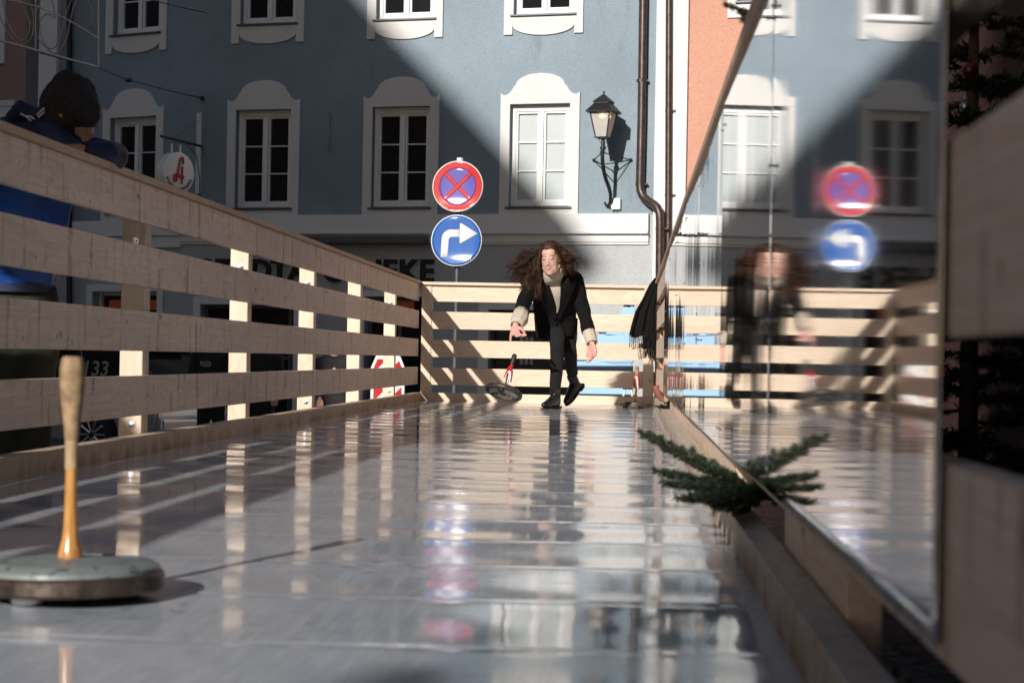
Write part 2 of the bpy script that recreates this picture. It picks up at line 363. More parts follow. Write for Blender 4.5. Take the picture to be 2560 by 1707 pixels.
# right fence with the mirror sheets
RFx = .237
RF = thing('slatted_fence', (.3, 7, 0), 'wooden slatted fence along the right side of the rink, faced with large mirror sheets', 'fence', 'timber fences round the rink')
for z0, z1 in BZ: run(RF, RFx, RFx + .028, z0 + .02, z1 + .018, [.35, 4.3, 8.3, 12.3, 14.72], 'board', M['woodY'])
run(RF, .218, .345, 1.031, 1.056, [.35, 3.3, 7.3, 11.3, 14.72], 'cap_rail', M['woodYc'])
run(RF, .2166, .2675, -.02, .070, [.35, 1.6, 5.0, 8.6, 11.4, 14.66], 'kerb_beam', M['woodKr'])
run(RF, .272, .316, -.02, .128, [2.12, 2.95], 'lower_plank', M['woodY']); run(RF, .272, .316, -.02, .128, [4.28, 6.0, 8.6, 14.7], 'lower_plank', M['woodY'])
for i, y in enumerate((.9, 2.6, 4.4, 6.1, 7.9, 9.6, 11.3, 13.1, 14.6)):
    b = MB(); b.box(RFx + .0285, RFx + .118, y, y + .09, .135 if i else -.3, 1.030); b.build('post', M['woodO'] if y > 12 else M['woodZ'], RF, 0, .003)
t = NT('mirror_sheet'); sm = t.noise(t.coord((1, .6, .2)), 8, 3); t.base((.66, .67, .70)); t.p.inputs['Metallic'].default_value = 1; t.bump(t.noise(t.coord((.5, 46, .25)), 1, 2, .5), 1.0, .000032)
t.rough(t.ramp(sm, [(.4, .025), (.75, .06)])); M['mirror'] = t.m
cuts = [1.285, 2.845, 4.25, 5.62, 7.0, 8.4, 9.8, 11.2]; tilt = [.0002, -.0036, .0036, -.0036, .0036, -.0036, .0036]
for i, (a, c) in enumerate(zip(cuts, cuts[1:])):
    ny = 90; nz = 40; rows = []
    for j in range(ny + 1):
        y = lerp(a - .001, c + .001, j / ny); row = []
        for k in range(nz + 1):
            z = lerp(.172, 1.026, k / nz)
            amp = .25 + 1.5 * min(1, max(0, (y - 2.8) / 4))
            d = tilt[i] * (y - a) if tilt[i] < 0 else tilt[i] * (y - c)
            d += .00055 * amp * noise.noise(V((y * 2.6, z * .5, 2.5))) + (.00005 * amp * sin(y * 23 + 1.2 * z) if i else 0) + .0005 * noise.noise(V((y * .7, z * 1.6, 8)))
            row.append((RFx - .0038 + max(-.012, min(.0, d - .0018)), y, z))
        rows.append(row)
    b = MB(); b.grid(rows); o = b.build('mirror_panel', M['mirror'], RF, 180, fix=False)
    md = o.modifiers.new('thick', 'SOLIDIFY'); md.thickness = .002; md.offset = 0; md.use_rim = (i == 0)
    o['label'] = 'wavy reflecting mirror sheet screwed to the fence boards'
    for z in (.215, .45, .70, .96):
        for y in ((a + .05, c - .05) if i else (c - .05,)):
            if z == .70 and i % 2: continue
            m = Matrix.Translation((RFx - .0125, y, z)) @ Matrix.Rotation(-pi / 2, 4, 'Y')
            s = MB(); s.lathe([(.002, -.006), (.002, 0), (.0042, .0005), (.0034, .0018), (.0012, .0024)], 10, m)
            so_ = s.build('screw', M['steel'], o, 35); so_.matrix_parent_inverse = Matrix.Identity(4)
            so_.matrix_parent_inverse = (Matrix.Translation(-RF.location)).inverted() @ Matrix.Translation(-RF.location)

# ================================================================ BLUE HOUSE
F0 = V((-1.43, 27.0, 0)); fa = radians(10.8); fe = V((cos(fa), -sin(fa), 0)); fn = V((-sin(fa), -cos(fa), 0))
def frameM(o, e, n): return Matrix(((e.x, n.x, 0, o.x), (e.y, n.y, 0, o.y), (0, 0, 1, 0), (0, 0, 0, 1)))
FM = frameM(F0, fe, fn)                              # local: (s along wall, d out of wall, z)
def onF(px, py, O=F0, e=fe, n=fn):
    d = ray(px, py); k = (O - EYE).dot(n) / d.dot(n); p = EYE + d * k; return (p - O).dot(e), p.z
sC = onF(458, 400)[0]; C0 = F0 + fe * sC
wa = radians(22); we = V((cos(wa), -sin(wa), 0)); wn = V((-sin(wa), -cos(wa), 0)); WM = frameM(C0, we, wn)   # wing: s <= 0
def onW(px, py): return onF(px, py, C0, we, wn)
sR = onF(1637, 400)[0]
HB = thing('town_house', tuple(F0 + fe * -1.5), 'pale blue plastered house with cream scrolled window surrounds and a pharmacy on the ground floor', 'house')
def wallgrid(mb, s0, s1, z0, z1, holes, depth=.28):
    S = sorted({s0, s1, *[q for h in holes for q in h[:2]]}); Z = sorted({z0, z1, *[q for h in holes for q in h[2:]]})
    for a, c in zip(S, S[1:]):
        for u, v in zip(Z, Z[1:]):
            ms, mz = (a + c) / 2, (u + v) / 2
            if any(h[0] < ms < h[1] and h[2] < mz < h[3] for h in holes): continue
            mb.add([(a, 0, u), (c, 0, u), (c, 0, v), (a, 0, v)], [(0, 1, 2, 3)])
    for a, c, u, v in holes:
        mb.add([(a, 0, u), (a, -depth, u), (a, -depth, v), (a, 0, v)], [(0, 1, 2, 3)]); mb.add([(c, 0, u), (c, -depth, u), (c, -depth, v), (c, 0, v)], [(0, 1, 2, 3)])
        mb.add([(a, 0, u), (c, 0, u), (c, -depth, u), (a, -depth, u)], [(0, 1, 2, 3)]); mb.add([(a, 0, v), (c, 0, v), (c, -depth, v), (a, -depth, v)], [(0, 1, 2, 3)])
W3, W2, W1 = [onF(x, 520)[0] for x in (1346.5, 1000, 656)]
zS = onF(1346, 517)[1]; zT = zS + 1.63; HO = .49; HS = .645          # sill, head, half widths
zU = onF(1352, 36)[1]; zUT = zU + 1.63
zL1, zL0 = onF(1346, 536)[1], onF(1346, 612)[1]                       # ledge
wW = onW(333, 400)[0]; zSw = zS - .05; zUw = zU - .05
allw = [(FM, W3, zS, 'blinds'), (FM, W2, zS, ''), (FM, W1, zS, ''), (WM, wW, zSw, ''), (FM, W3 + .03, zU, ''), (FM, W2 + .03, zU, ''), (FM, W1 + .04, zU, ''), (WM, wW + .02, zUw, '')]
ZF = -1.1
gh = []
def gr(x0, x1, ztop, zbot=ZF): h = (onF(x0, 850)[0], onF(x1, 850)[0], zbot, onF((x0 + x1) / 2, ztop)[1]); gh.append(h); return h
door1 = gr(501, 735, 762); shop = gr(912, 1072, 742, -.35); door2 = gr(1222, 1440, 775)
b = MB(FM); wallgrid(b, sC, sR, zL1 - .02, 10.2, [(s - HO, s + HO, z, z + 1.63) for m, s, z, _ in allw if m is FM])
b.build('upper_wall', M['blue'], HB, 0, fix=False)
b = MB(FM); wallgrid(b, sC, sR + .0, ZF, zL1 - .02, gh, .35); b.build('lower_wall', M['stucco'], HB, 0, fix=False)
b = MB(WM); wallgrid(b, -3.45, 0, zL1 - .06, 10.2, [(s - HO, s + HO, z, z + 1.63) for m, s, z, _ in allw if m is WM]); b.build('wing_wall', M['blue'], HB, 0, fix=False)
wh = (onW(233, 760)[0], onW(395, 760)[0], -.2, onW(320, 729)[1])
b = MB(WM); wallgrid(b, -3.45, 0, ZF, zL1 - .06, [wh], .3); b.build('wing_lower_wall', M['stucco'], HB, 0, fix=False)
# cornice bands
b = MB(FM); b.box(sC - .01, sR - .07, 0, .09, lerp(zL1, zL0, .58), zL1); b.box(sC - .01, sR - .07, 0, .13, lerp(zL1, zL0, .66), lerp(zL1, zL0, .575))
b.box(sC - .01, sR - .07, 0, .06, lerp(zL1, zL0, .92), lerp(zL1, zL0, .66)); b.box(sC - .01, sR - .07, 0, .035, zL0, lerp(zL1, zL0, .92)); b.build('cornice', M['white'], HB, 0, .006)
b = MB(WM); b.box(-3.45, .0, 0, .09, zL0 + .15, zL1 - .06); b.box(-3.45, .0, 0, .05, zL0 - .05, zL0 + .145); b.build('cornice', M['white'], HB, 0, .006)
b = MB(FM); b.box(onF(728, 600)[0], onF(1078, 600)[0], .13, .26, onF(900, 613)[1], onF(900, 592)[1]); b.build('awning_cassette', M['sill'], HB, 0, .02)
def mir(pts): return pts + [(-x, z) for x, z in reversed(pts)]
def header():      # right half outline from opening edge outwards, then mirrored
    r = [(HS, 0), (HS + .003, .186)] + [(HS - .02, .158), (HS - .055, .143), (HS - .10, .150), (HS - .145, .178), (HS - .185, .225), (HS - .215, .285), (HS - .232, .292), (HS - .245, .31)]
    r += [(x, z) for x, z in arc(0, .30, .40, .186, .12, pi / 2, 10)][0:]
    r = r[:-1] + [(0, .486)]
    return r + [(-x, z) for x, z in reversed(r[:-1])]
def window(Mx, s, z0, upper, blinds):
    """one casement window with its painted plaster surround"""
    fr = lambda a, d, c: Mx @ V((s + a, d, c))
    g = MB()
    z1 = z0 + 1.63; top = [(x, z1 + z) for x, z in header()]
    g.prism(top, .002, .038, fr)
    zb = z0 - .30 if upper else z0 - .14
    for k in (-1, 1):
        g.prism([(k * HO, zb if not upper else z0 - .10), (k * HO, z1), (k * HS, z1), (k * HS, zb if not upper else z0 - .10)], .002, .037, fr)
    if upper:
        for k in (-1, 1): g.prism([(k * (HO + .015), z0 - .32), (k * (HO + .015), z0 - .10), (k * (HS + .0), z0 - .10), (k * HS, z0 - .32)], .002, .036, fr)
        g.prism([(HO + .015, z0 - .10), (HO + .015, z0 - .17)] + arc(0, z0 - .17, HO + .013, .165, 0, -pi, 18) + [(-HO - .015, z0 - .10)], .002, .032, fr)
        g.prism([(-HO, z0 - .10), (HO, z0 - .10), (HO, z0), (-HO, z0)], .002, .034, fr)
    else: g.prism([(-HO, zb), (HO, zb), (HO, z0), (-HO, z0)], .002, .036, fr)
    w = g.build('window', M['cream'], HB, 30, .004)
    I = Matrix.Translation(-HB.location)
    def sub(mb, name, mat, **k):
        o = mb.build(name, mat, w, k.get('smooth', 0), k.get('bevel', .003)); return o
    f = MB(Mx); a, t_ = HO, .07; D0, D1 = -.20, -.10
    bx = lambda x0, x1, u0, u1, d0=D0, d1=D1: f.box(s + x0, s + x1, d0, d1, u0, u1)
    bx(-a, -a + t_, z0 + .02, z1); bx(a - t_, a, z0 + .02, z1); bx(-a + t_, a - t_, z1 - .10, z1); bx(-a + t_, a - t_, z0 + .02, z0 + .09)
    bx(-.035, .035, z0 + .09, z1 - .10, D0, D1 + .015)
    for k in (-1, 1):
        x0, x1 = (t_ - a, -.035) if k < 0 else (.035, a - t_)
        bx(x0, x0 + .035, z0 + .09, z1 - .10, D0, D1 - .02); bx(x1 - .035, x1, z0 + .09, z1 - .10, D0, D1 - .02)
        bx(x0 + .035, x1 - .035, z1 - .135, z1 - .10, D0, D1 - .02); bx(x0 + .035, x1 - .035, z0 + .09, z0 + .125, D0, D1 - .02)
        for q in (1 / 3, 2 / 3):
            zz = lerp(z0 + .125, z1 - .135, q); bx(x0 + .035, x1 - .035, zz - .011, zz + .011, D0, D1 - .03)
    bx(-a - .0, a + .0, z1 - .035, z1 - .001, D1 + .001, D1 + .03)
    sub(f, 'frame', M['paint'], bevel=.004)
    for k in (-1, 1):
        x0, x1 = (t_ - a + .035, -.07) if k < 0 else (.07, a - t_ - .035)
        p = MB(Mx); p.box(s + x0, s + x1, -.172, -.166, z0 + .125, z1 - .135); sub(p, 'pane', M['blind'] if blinds else M['glass'], bevel=0)  # pale blinds in one window, dark glass in the others
    q = MB(Mx); q.box(s - a - .05, s + a + .05, -.10, .075, z0 - .035, z0 - .004); sub(q, 'sill', M['sill'], bevel=.006)
for m_, s_, z_, l_ in allw: window(m_, s_, z_, z_ > 3.5, l_)
# ground floor openings
def joinery(Mx, h, name, mullions, rails, matf, glass=M['glass'], d=-.22, jamb=None, fw=.06):
    s0, s1, z0, z1 = h; f = MB(Mx)
    f.box(s0, s0 + fw, d, d + .07, z0, z1); f.box(s1 - fw, s1, d, d + .07, z0, z1); f.box(s0 + fw, s1 - fw, d, d + .07, z1 - fw, z1)
    for q in mullions: x = lerp(s0, s1, q); f.box(x - .03, x + .03, d, d + .065, z0, z1 - fw)
    for q in rails: z = lerp(z0, z1, q); f.box(s0 + fw, s1 - fw, d, d + .055, z - .03, z + .03)
    o = f.build(name, matf, HB, 0, .004)
    g = MB(Mx); g.box(s0 + .01, s1 - .01, d - .02, d - .004, z0, z1 - .01); g.build('pane', glass, o, 0)
    if jamb:
        j = MB(Mx); j.box(s0 - jamb, s0, .002, .04, z0, z1 + jamb); j.box(s1, s1 + jamb, .002, .04, z0, z1 + jamb); j.box(s0, s1, .002, .04, z1, z1 + jamb); j.build('surround', M['white'], HB, 0, .004)
    return o
joinery(FM, door1, 'shop_door', (.48, .92), (.62,), M['sill'], jamb=.13)
joinery(FM, shop, 'shop_window', (.5,), (), M['sill'], jamb=.09)
d2 = joinery(FM, door2, 'entrance_door', (), (), M['black'], glass=M['black'], jamb=.17)
g = MB(FM)
for c_ in range(3):
    x = onF(1298 + c_ * 12.5, 850)[0]
    for zz0, zz1 in ((onF(1300, 911)[1], onF(1300, 884)[1]), (onF(1300, 880)[1], onF(1300, 842)[1])): g.box(x - .028, x + .028, -.165, -.158, zz0, zz1)
g.build('door_light', simple('frosted_pane', (.30, .31, .33), .4), d2, 0)
joinery(WM, wh, 'wing_window', (.5,), (), M['paint'], jamb=.12)
g = MB(WM); g.box(onW(262, 760)[0], onW(386, 760)[0], -.14, -.12, onW(320, 774)[1], onW(320, 749)[1]); g.build('orange_notice', M['orange'], HB, 0)
g = MB(FM); g.box(onF(986, 760)[0], onF(1030, 760)[0], -.13, -.11, onF(1010, 775)[1], onF(1010, 752)[1]); g.build('orange_notice', M['orange'], HB, 0)
g = MB(FM); x0, x1 = onF(1490, 980)[0], onF(1562, 980)[0]
for i in range(12): g.box(lerp(x0, x1, i / 12) + .004, lerp(x0, x1, (i + 1) / 12) - .004, .005, .03, ZF, onF(1520, 965)[1])
g.build('ribbed_panel', M['white'], HB, 0, .004)
# roof, never in view but it shades and reflects
g = MB(FM); g.add([(sC, .6, 10.2), (sR, .6, 10.2), (sR, -5, 14), (sC, -5, 14)], [(0, 1, 2, 3)]); g.build('roof', simple('roof_tiles', (.15, .06, .04), .8), HB, 0)
def letters(txt, size, ext, bold=0):
    cu_ = bpy.data.curves.new('t', 'FONT'); cu_.body = txt; cu_.size = size; cu_.extrude = ext; cu_.offset = bold; cu_.align_x = 'CENTER'; cu_.resolution_u = 3
    o = bpy.data.objects.new('t', cu_); COL.objects.link(o); dg = bpy.context.evaluated_depsgraph_get(); dg.update()
    me = bpy.data.meshes.new_from_object(o.evaluated_get(dg)); bpy.data.objects.remove(o); return me
def put(me, name, mat, parent, Mx):      # text lies in local x,z and faces local d
    for v in me.vertices: x, y, z = v.co; v.co = Mx @ V((x, z, y))
    return mk(name, me, mat, parent, 0)
base = onF(900, 703)[1]
for i, ch in enumerate('STADTAPOTHEKE'):
    s = onF(655 + (i - 3) * 45.9, 700)[0]; put(letters(ch, .50, .03, .014), 'letter', M['letter'], HB, FM @ Matrix.Translation((s, .045, base)))
# wall anchor plate
g = MB(FM); s, z = onF(822, 330); g.box(s - .022, s + .022, .0, .03, z - .26, z + .26)
for k in (-1, 1): g.box(s - .05, s + .05, .0, .025, z + k * .24 - .01, z + k * .24 + .02); g.ell((s, .02, z + k * .3), (.022, .02, .03))
g.build('wall_anchor', M['blue'], HB, 0, .004)
# drainpipes
def pipe(pts, r, name, lab, rings=()):
    Pp = [FM @ V((onF(x, y)[0], d, onF(x, y)[1])) for x, y, d in pts]
    g = MB(); g.tube(Pp, r, 18); o = g.build(name, M['copper'], None, 60); tag(o, lab, 'drainpipe', 'drainpipes')
    for x, y, d in rings:
        p = FM @ V((onF(x, y)[0], d, onF(x, y)[1])); q = MB(); q.tube([p - V((0, 0, .02)), p + V((0, 0, .02))], r * 1.09, 18)
        q.box(p.x + r, p.x + r + .05, p.y - .01, p.y + .16, p.z - .015, p.z + .015); c_ = q.build('clamp', M['copper'], o, 40)
    return o
pp = [(1612, -60, .1), (1607, 300, .1), (1603, 460, .1), (1604, 478, .1), (1610, 492, .11), (1622, 503, .14), (1640, 514, .2), (1650, 523, .24), (1656, 538, .25), (1657, 560, .25), (1655, 800, .25), (1653, 1010, .25)]
pipe(pp, .066, 'drainpipe', 'thick brown drainpipe on the blue wall with a double bend above the ledge', [(1605.5, 205, .1), (1603, 462, .1), (1657, 575, .25)])
pipe([(1676, -60, .1), (1674, 500, .1), (1671, 1010, .1)], .055, 'drainpipe', 'straight brown drainpipe running down the white pilaster', [(1675, 280, .1), (1674, 490, .1)])
# right-hand neighbour
NR = thing('town_house', tuple(F0 + fe * 3.2), 'sunlit salmon plastered house with a white corner pilaster right of the drainpipes', 'house')
sP = onF(1717, 400)[0]
g = MB(FM); wallgrid(g, sP, 12, ZF, 10.5, [(onF(1843, 0)[0], onF(1843, 0)[0] + 1.0, onF(1843, 10)[1], onF(1843, 10)[1] + 1.6)]); g.build('wall', M['salmon'], NR, 0, fix=False)
g = MB(FM); g.box(sR, sP, -.05, .07, ZF, 10.5); g.build('pilaster', M['white'], NR, 0, .01)
xw, zw = onF(1843, 0)[0], onF(1843, 10)[1]
g = MB(FM); g.box(xw - .14, xw, .0, .03, zw - .22, zw + 1.8); g.box(xw, xw + 1.0, .0, .03, zw - .22, zw); g.box(xw + 1.0, xw + 1.14, 0, .03, zw - .22, zw + 1.8); o = g.build('window', M['white'], NR, 0)
g = MB(FM); g.box(xw - .02, xw + 1.02, -.1, .08, zw, zw + .03); g.build('sill', M['sill'], o, 0)
g = MB(FM); g.box(xw + .01, xw + .99, -.2, -.19, zw + .035, zw + 1.58); g.build('pane', M['glass'], o, 0)
# left-hand neighbour on the line of the wing
NL = thing('town_house', tuple(C0 + we * -6), 'dusky pink house in shade at the left edge beyond the blue house', 'house')
g = MB(WM); s0 = onW(105, 100)[0]; s1 = onW(150, 100)[0]
wallgrid(g, -14, s0, ZF, 10.5, [(onW(-90, 0)[0], onW(-2, 0)[0], onW(0, 150)[1], 8.0)]); g.build('wall', M['pink'], NL, 0, fix=False)
g = MB(WM); g.box(s0, s1, -.05, .08, ZF, 10.5); g.build('pilaster', M['white'], NL, 0, .01)
g = MB(WM); q0, q1 = onW(-100, 0)[0], onW(16, 0)[0]; g.box(q1 - .14, q1, 0, .035, onW(5, 160)[1], 8.2); g.box(q0, q1 - .14, 0, .034, onW(5, 160)[1], onW(5, 150)[1])
o = g.build('window', M['white'], NL, 0); g = MB(WM)
for i in range(5):
    x = q1 - .05 - i * .052
    g.prism([(x - .024, onW(5, 173)[1]), (x + .024, onW(5, 173)[1]), (x + .006, onW(5, 162)[1]), (x - .006, onW(5, 162)[1])], .0, .03, lambda a, d, c: WM @ V((a, d, c)))
g.build('tassel_moulding', M['white'], o, 0)
g = MB(WM); z = onW(20, 252)[1]; g.box(onW(-60, 300)[0], onW(38, 300)[0], 0, .05, z - .10, z); g.box(onW(-60, 300)[0], onW(30, 300)[0], -.0, .03, z - 1.5, z - .1); g.build('window_head', M['cream'], NL, 0)
Pp = [WM @ V((onW(183, y)[0], .1, onW(183, y)[1])) for y in (-80, 900)]; g = MB(); g.tube(Pp, .052, 12); tag(g.build('drainpipe', M['iron'], None, 60), 'black drainpipe in the shade beside the left white pilaster', 'drainpipe', 'drainpipes')

# houses outside the picture that throw the big shadow
def back(x, y, z, yb=-8.0): t_ = (y - yb) / SUN.y; return x - SUN.x * t_, z - SUN.z * t_
def fpt(px, py): s, z = onF(px, py); p = FM @ V((s, 0, z)); return back(p.x, p.y, p.z)
P0 = fpt(905, 0); P1 = fpt(1425, 552); P2 = fpt(1497, 645); P3 = fpt(1462, 692); P4 = fpt(1440, 725)
sl_ = (P1[1] - P0[1]) / (P1[0] - P0[0]); eave = P2
poly = [(-60, ZF), (P4[0], ZF), (P4[0], P4[1]), P3, (P2[0] + .05, P2[1] - .3), P2, (P1[0], P1[1]), P0, (P0[0] - 8, P0[1] - 8 * sl_), (-60, P0[1] - 8 * sl_)]
OH = thing('gabled_house', (-20, -8, 0), 'tall gabled house across the square behind the viewer, outside the picture', 'house')
g = MB(); g.prism(poly, -8.0, -13.0, lambda a, d, c: (a + (d + 8) * SUN.x / SUN.y, d, c + (d + 8) * SUN.z / SUN.y)); g.build('wall', M['pink'], OH, 0)
RH = tag(MB().box(-3.78, 60, -22, -8.2, -.3, 24).build('terrace_house', M['pink'], None, 0), 'long terrace of houses behind the viewer, outside the picture', 'house')
tag(MB().box(24, 30, -6, 20, -1.1, 7).build('terrace_house', M['stucco'], None, 0), 'grey house row across the street on the right, outside the picture', 'house')
tag(MB().box(-30, -15, -7.5, 18, -1.1, 12).build('terrace_house', M['pink'], None, 0), 'pink house row along the left side street, outside the picture', 'house')
PS = thing('occluder', (-3.2, 1.9, -.3), 'added unseen parasol beside the rink, outside the picture', 'occluder')  # unseen caster, added so that its shadow falls on the leaning man
g = MB(); g.tube([(-3.2, 1.9, -.3), (-3.2, 1.9, 3.3)], .025); g.build('pole', M['woodZ'], PS)
g = MB(); g.lathe([(.02, 3.6), (.38, 3.35), (.56, 2.9), (.66, 2.42), (.60, 2.40), (.05, 3.2)], 14, Matrix.Translation((-3.22, 1.9, .05))); g.build('canopy', simple('occluder_cloth', (.4, .38, .33), .9), PS, 20)
tag(MB().box(-4.7, -3.42, 1.4, 2.3, -.3, 1.95).build('sun_blocker', M['pink'], None, 0), 'added unseen low booth left of the rink, outside the picture', 'blocker')  # unseen block, added to keep the sun off the man's legs
# dark stall beyond the right fence
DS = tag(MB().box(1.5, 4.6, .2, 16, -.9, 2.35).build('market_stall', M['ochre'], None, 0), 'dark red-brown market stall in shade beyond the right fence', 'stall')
# ================================================================ STREET LAMP, SIGNS
def slab(mb, pts3, thick_dir, t_):                  # thin solid from 3-D polygon
    n = len(pts3); d = V(thick_dir) * t_; vs = [V(p) for p in pts3] + [V(p) + d for p in pts3]
    mb.add(vs, [tuple(range(n)), tuple(range(2 * n - 1, n - 1, -1))] + [(i, i + n, (i + 1) % n + n, (i + 1) % n) for i in range(n)])
def onD(px, py, d):                                   # point at distance d in front of the house wall
    O = F0 + fn * d; D = ray(px, py); k = (O - EYE).dot(fn) / D.dot(fn); return EYE + D * k
LD = .63
lc = onD(1509, 278, LD)
LP = thing('street_lamp', tuple(onD(1525, 508, 0)), 'black four-sided wall lantern on a curved iron arm between the sunlit window and the drainpipe', 'lamp')
def lz(zy): return onD(1509, 210 + zy / 4.75, LD).z
Rz = Matrix.Rotation(radians(-20), 3, 'Z')
def sq(cx, cy, h, z): return [V((cx, cy, z)) + Rz @ V((a * h, b_ * h, 0)) for a, b_ in ((-1, -1), (1, -1), (1, 1), (-1, 1))]
def frust(mb, levels):
    vs = []
    for h, z in levels: vs += sq(lc.x, lc.y, h, z)
    m = len(levels); mb.add(vs, [(3, 2, 1, 0), tuple(range(4 * m - 4, 4 * m))] + [(i * 4 + k, i * 4 + (k + 1) % 4, i * 4 + 4 + (k + 1) % 4, i * 4 + 4 + k) for i in range(m - 1) for k in range(4)])
U = 1 / 760.
g = MB(); frust(g, [(162 * U, lz(350)), (164 * U, lz(335)), (92 * U, lz(240)), (92 * U, lz(222)), (104 * U, lz(220)), (4 * U, lz(118))]); g.ell((lc.x, lc.y, lz(100)), (.018, .018, .018)); g.tube([(lc.x, lc.y, lz(120)), (lc.x, lc.y, lz(100))], .006)
g.build('roof', M['iron'], LP, 0, .002)
g = MB()
T_, B_2 = sq(lc.x, lc.y, 122 * U, lz(340)), sq(lc.x, lc.y, 68 * U, lz(640))
for k in range(4):
    g.tube([T_[k], B_2[k]], .011, 6); g.tube([B_2[k], B_2[(k + 1) % 4]], .010, 6); g.tube([T_[k], T_[(k + 1) % 4]], .010, 6)
    g.tube([B_2[k], B_2[k] + (B_2[k] - V((lc.x, lc.y, B_2[k].z))) * .28 + V((0, 0, -.012))], [.008, .002], 5)
    g.tube([B_2[k] * .8 + V((lc.x, lc.y, B_2[k].z)) * .2, V((lc.x, lc.y, lz(735)))], .003, 5)
g.build('cage', M['iron'], LP, 40)
g = MB(); frust(g, [(66 * U, lz(638)), (119 * U, lz(342))])
t = NT('ribbed_lamp_glass'); wv = t.n('TexWave', bands_direction='X'); t.l(t.coord(), wv.inputs['Vector']); wv.inputs['Scale'].default_value = 60
t.base(t.mix(wv.outputs[1], (.50, .47, .43), (.72, .70, .66))); t.rough(.25); t.p.inputs['Transmission Weight'].default_value = .25; t.bump(wv.outputs[1], .4, .003)
g.build('lamp_glass', t.m, LP, 0)
t = NT('lit_bulb'); t.p.inputs['Emission Color'].default_value = (1, .62, .22, 1); t.p.inputs['Emission Strength'].default_value = 6
g = MB(); g.ell((lc.x, lc.y - .0, lz(380)), (.05, .05, .035)); g.build('bulb', t.m, LP, 90)
g = MB(); wallp = lambda zx, zy, d=0: onD(1460 + zx / 4.75, 210 + zy / 4.75, d)
arm = [V((lc.x, lc.y, lz(650))), V((lc.x, lc.y, lz(760))), wallp(217, 850, .62), wallp(222, 950, .6), wallp(238, 1050, .52), wallp(262, 1140, .42), wallp(296, 1230, .28), wallp(316, 1310, .18), wallp(314, 1400, .12), wallp(292, 1448, .08), wallp(262, 1440, .06), wallp(245, 1405, .05)]
g.tube(arm, [.024, .034, .030, .030, .030, .030, .029, .028, .026, .024, .02, .014], 10); g.tube([arm[1] + V((0, 0, .02)), arm[1] - V((0, 0, .02))], .045, 10)
g.build('arm', M['iron'], LP, 60)
g = MB(); col_ = wallp(216, 812, .62); bl, br = wallp(118, 905, .02), wallp(555, 905, .02); lo = wallp(222, 960, .6)
for q in (bl, br): g.tube([col_, q], .009, 6); g.tube([lo, q], .009, 6); g.ell(q, (.028, .028, .028))
g.ell(col_, (.045, .045, .012)); g.build('wall_brace', M['iron'], LP, 60)
g = MB(FM); (xa, za), (xb, zb) = onF(1460 + 335 / 4.75, 210 + 1360 / 4.75), onF(1460 + 440 / 4.75, 210 + 1495 / 4.75)
g.box(xa, xb, 0.0, .08, zb, za); o = g.build('junction_box', M['whiteplastic'], None, 30, .01); tag(o, 'small white junction box on the wall under the lantern', 'box')
cb = MB(); cb.tube([FM @ V(((xa + xb) / 2 - .03, .03, zb)), FM @ V(((xa + xb) / 2 - .05, .03, zb - .08)), FM @ V(((xa + xb) / 2 + .0, .03, zb - .10)), FM @ V(((xa + xb) / 2 + .03, .03, zb))], .004, 5); cb.build('cable', M['black'], o)

# traffic signs on their pole
SY = 19.7
sp_ = at(1144, 640, SY)
TS = thing('traffic_sign', (sp_.x, SY, gz(SY)), 'pole carrying a round red and blue no-stopping sign above a blue right-turn arrow sign', 'traffic sign')
g = MB(); pt_ = at(1150, 398, SY + .05); g.tube([(sp_.x - .02, SY + .05, gz(SY)), (pt_.x, SY + .05, pt_.z)], .0335, 14); g.build('pole', M['greypole'], TS, 60)
g = MB(); g.tube([(pt_.x, SY + .05, pt_.z - .03), (pt_.x, SY + .05, pt_.z + .012)], .038, 14); g.build('pole_cap', M['whiteplastic'], TS, 60)
# slightly dished plates, so that their lower half tips up to the sun
def dish(c, tiltx, yaw_):
    Rr = Matrix.Rotation(yaw_, 3, 'Z') @ Matrix.Rotation(tiltx, 3, 'X')
    def f(x, z, off):       # plate coordinates in units of the radius .3
        r2 = x * x + z * z; dep = -.010 * r2 - .030 * (z < -.35) * (z + .35) ** 2
        return V(c) + Rr @ V((x * .3, -off + dep, z * .3))
    return f
def plate(f, poly_or_r, off, name, mat, parent, r0_=0, th=.0015, hole=None):
    """ring or disc sector grid following the dish"""
    P = []; nr = 10; na = 72
    for i in range(nr + 1):
        r = lerp(r0_, poly_or_r, i / nr); P.append([f(r * cos(2 * pi * k / na), r * sin(2 * pi * k / na), off) for k in range(na + 1)])
    b = MB(); b.grid(P); o = b.build(name, mat, parent, 180, fix=False); bmfix(o); return o
def bmfix(o, th=.002):
    bm = bmesh.new(); bm.from_mesh(o.data); bmesh.ops.remove_doubles(bm, verts=bm.verts, dist=1e-5); bmesh.ops.recalc_face_normals(bm, faces=bm.faces)
    if sum(f.normal.y * f.calc_area() for f in bm.faces) > 0: bmesh.ops.reverse_faces(bm, faces=bm.faces)
    bm.to_mesh(o.data); bm.free(); o.data.shade_smooth()
    m_ = o.modifiers.new('thick', 'SOLIDIFY'); m_.thickness = th; m_.offset = -1
def ribbon(f, A, B, off, name, mat, parent, n=14):   # ruled strip between outlines A and B (plate coordinates)
    rows = [[f(lerp(a[0], c[0], j / n), lerp(a[1], c[1], j / n), off) for j in range(n + 1)] for a, c in zip(A, B)]
    b = MB(); b.grid(rows); o = b.build(name, mat, parent, 180, fix=False); bmfix(o); return o
def dens(pts, n=12): return [(lerp(a[0], c[0], i / n), lerp(a[1], c[1], i / n)) for a, c in zip(pts, pts[1:]) for i in range(n)] + [pts[-1]]
c1 = at(1144.5, 466.5, SY); f1 = dish(c1, radians(-3.6), radians(-6.2))
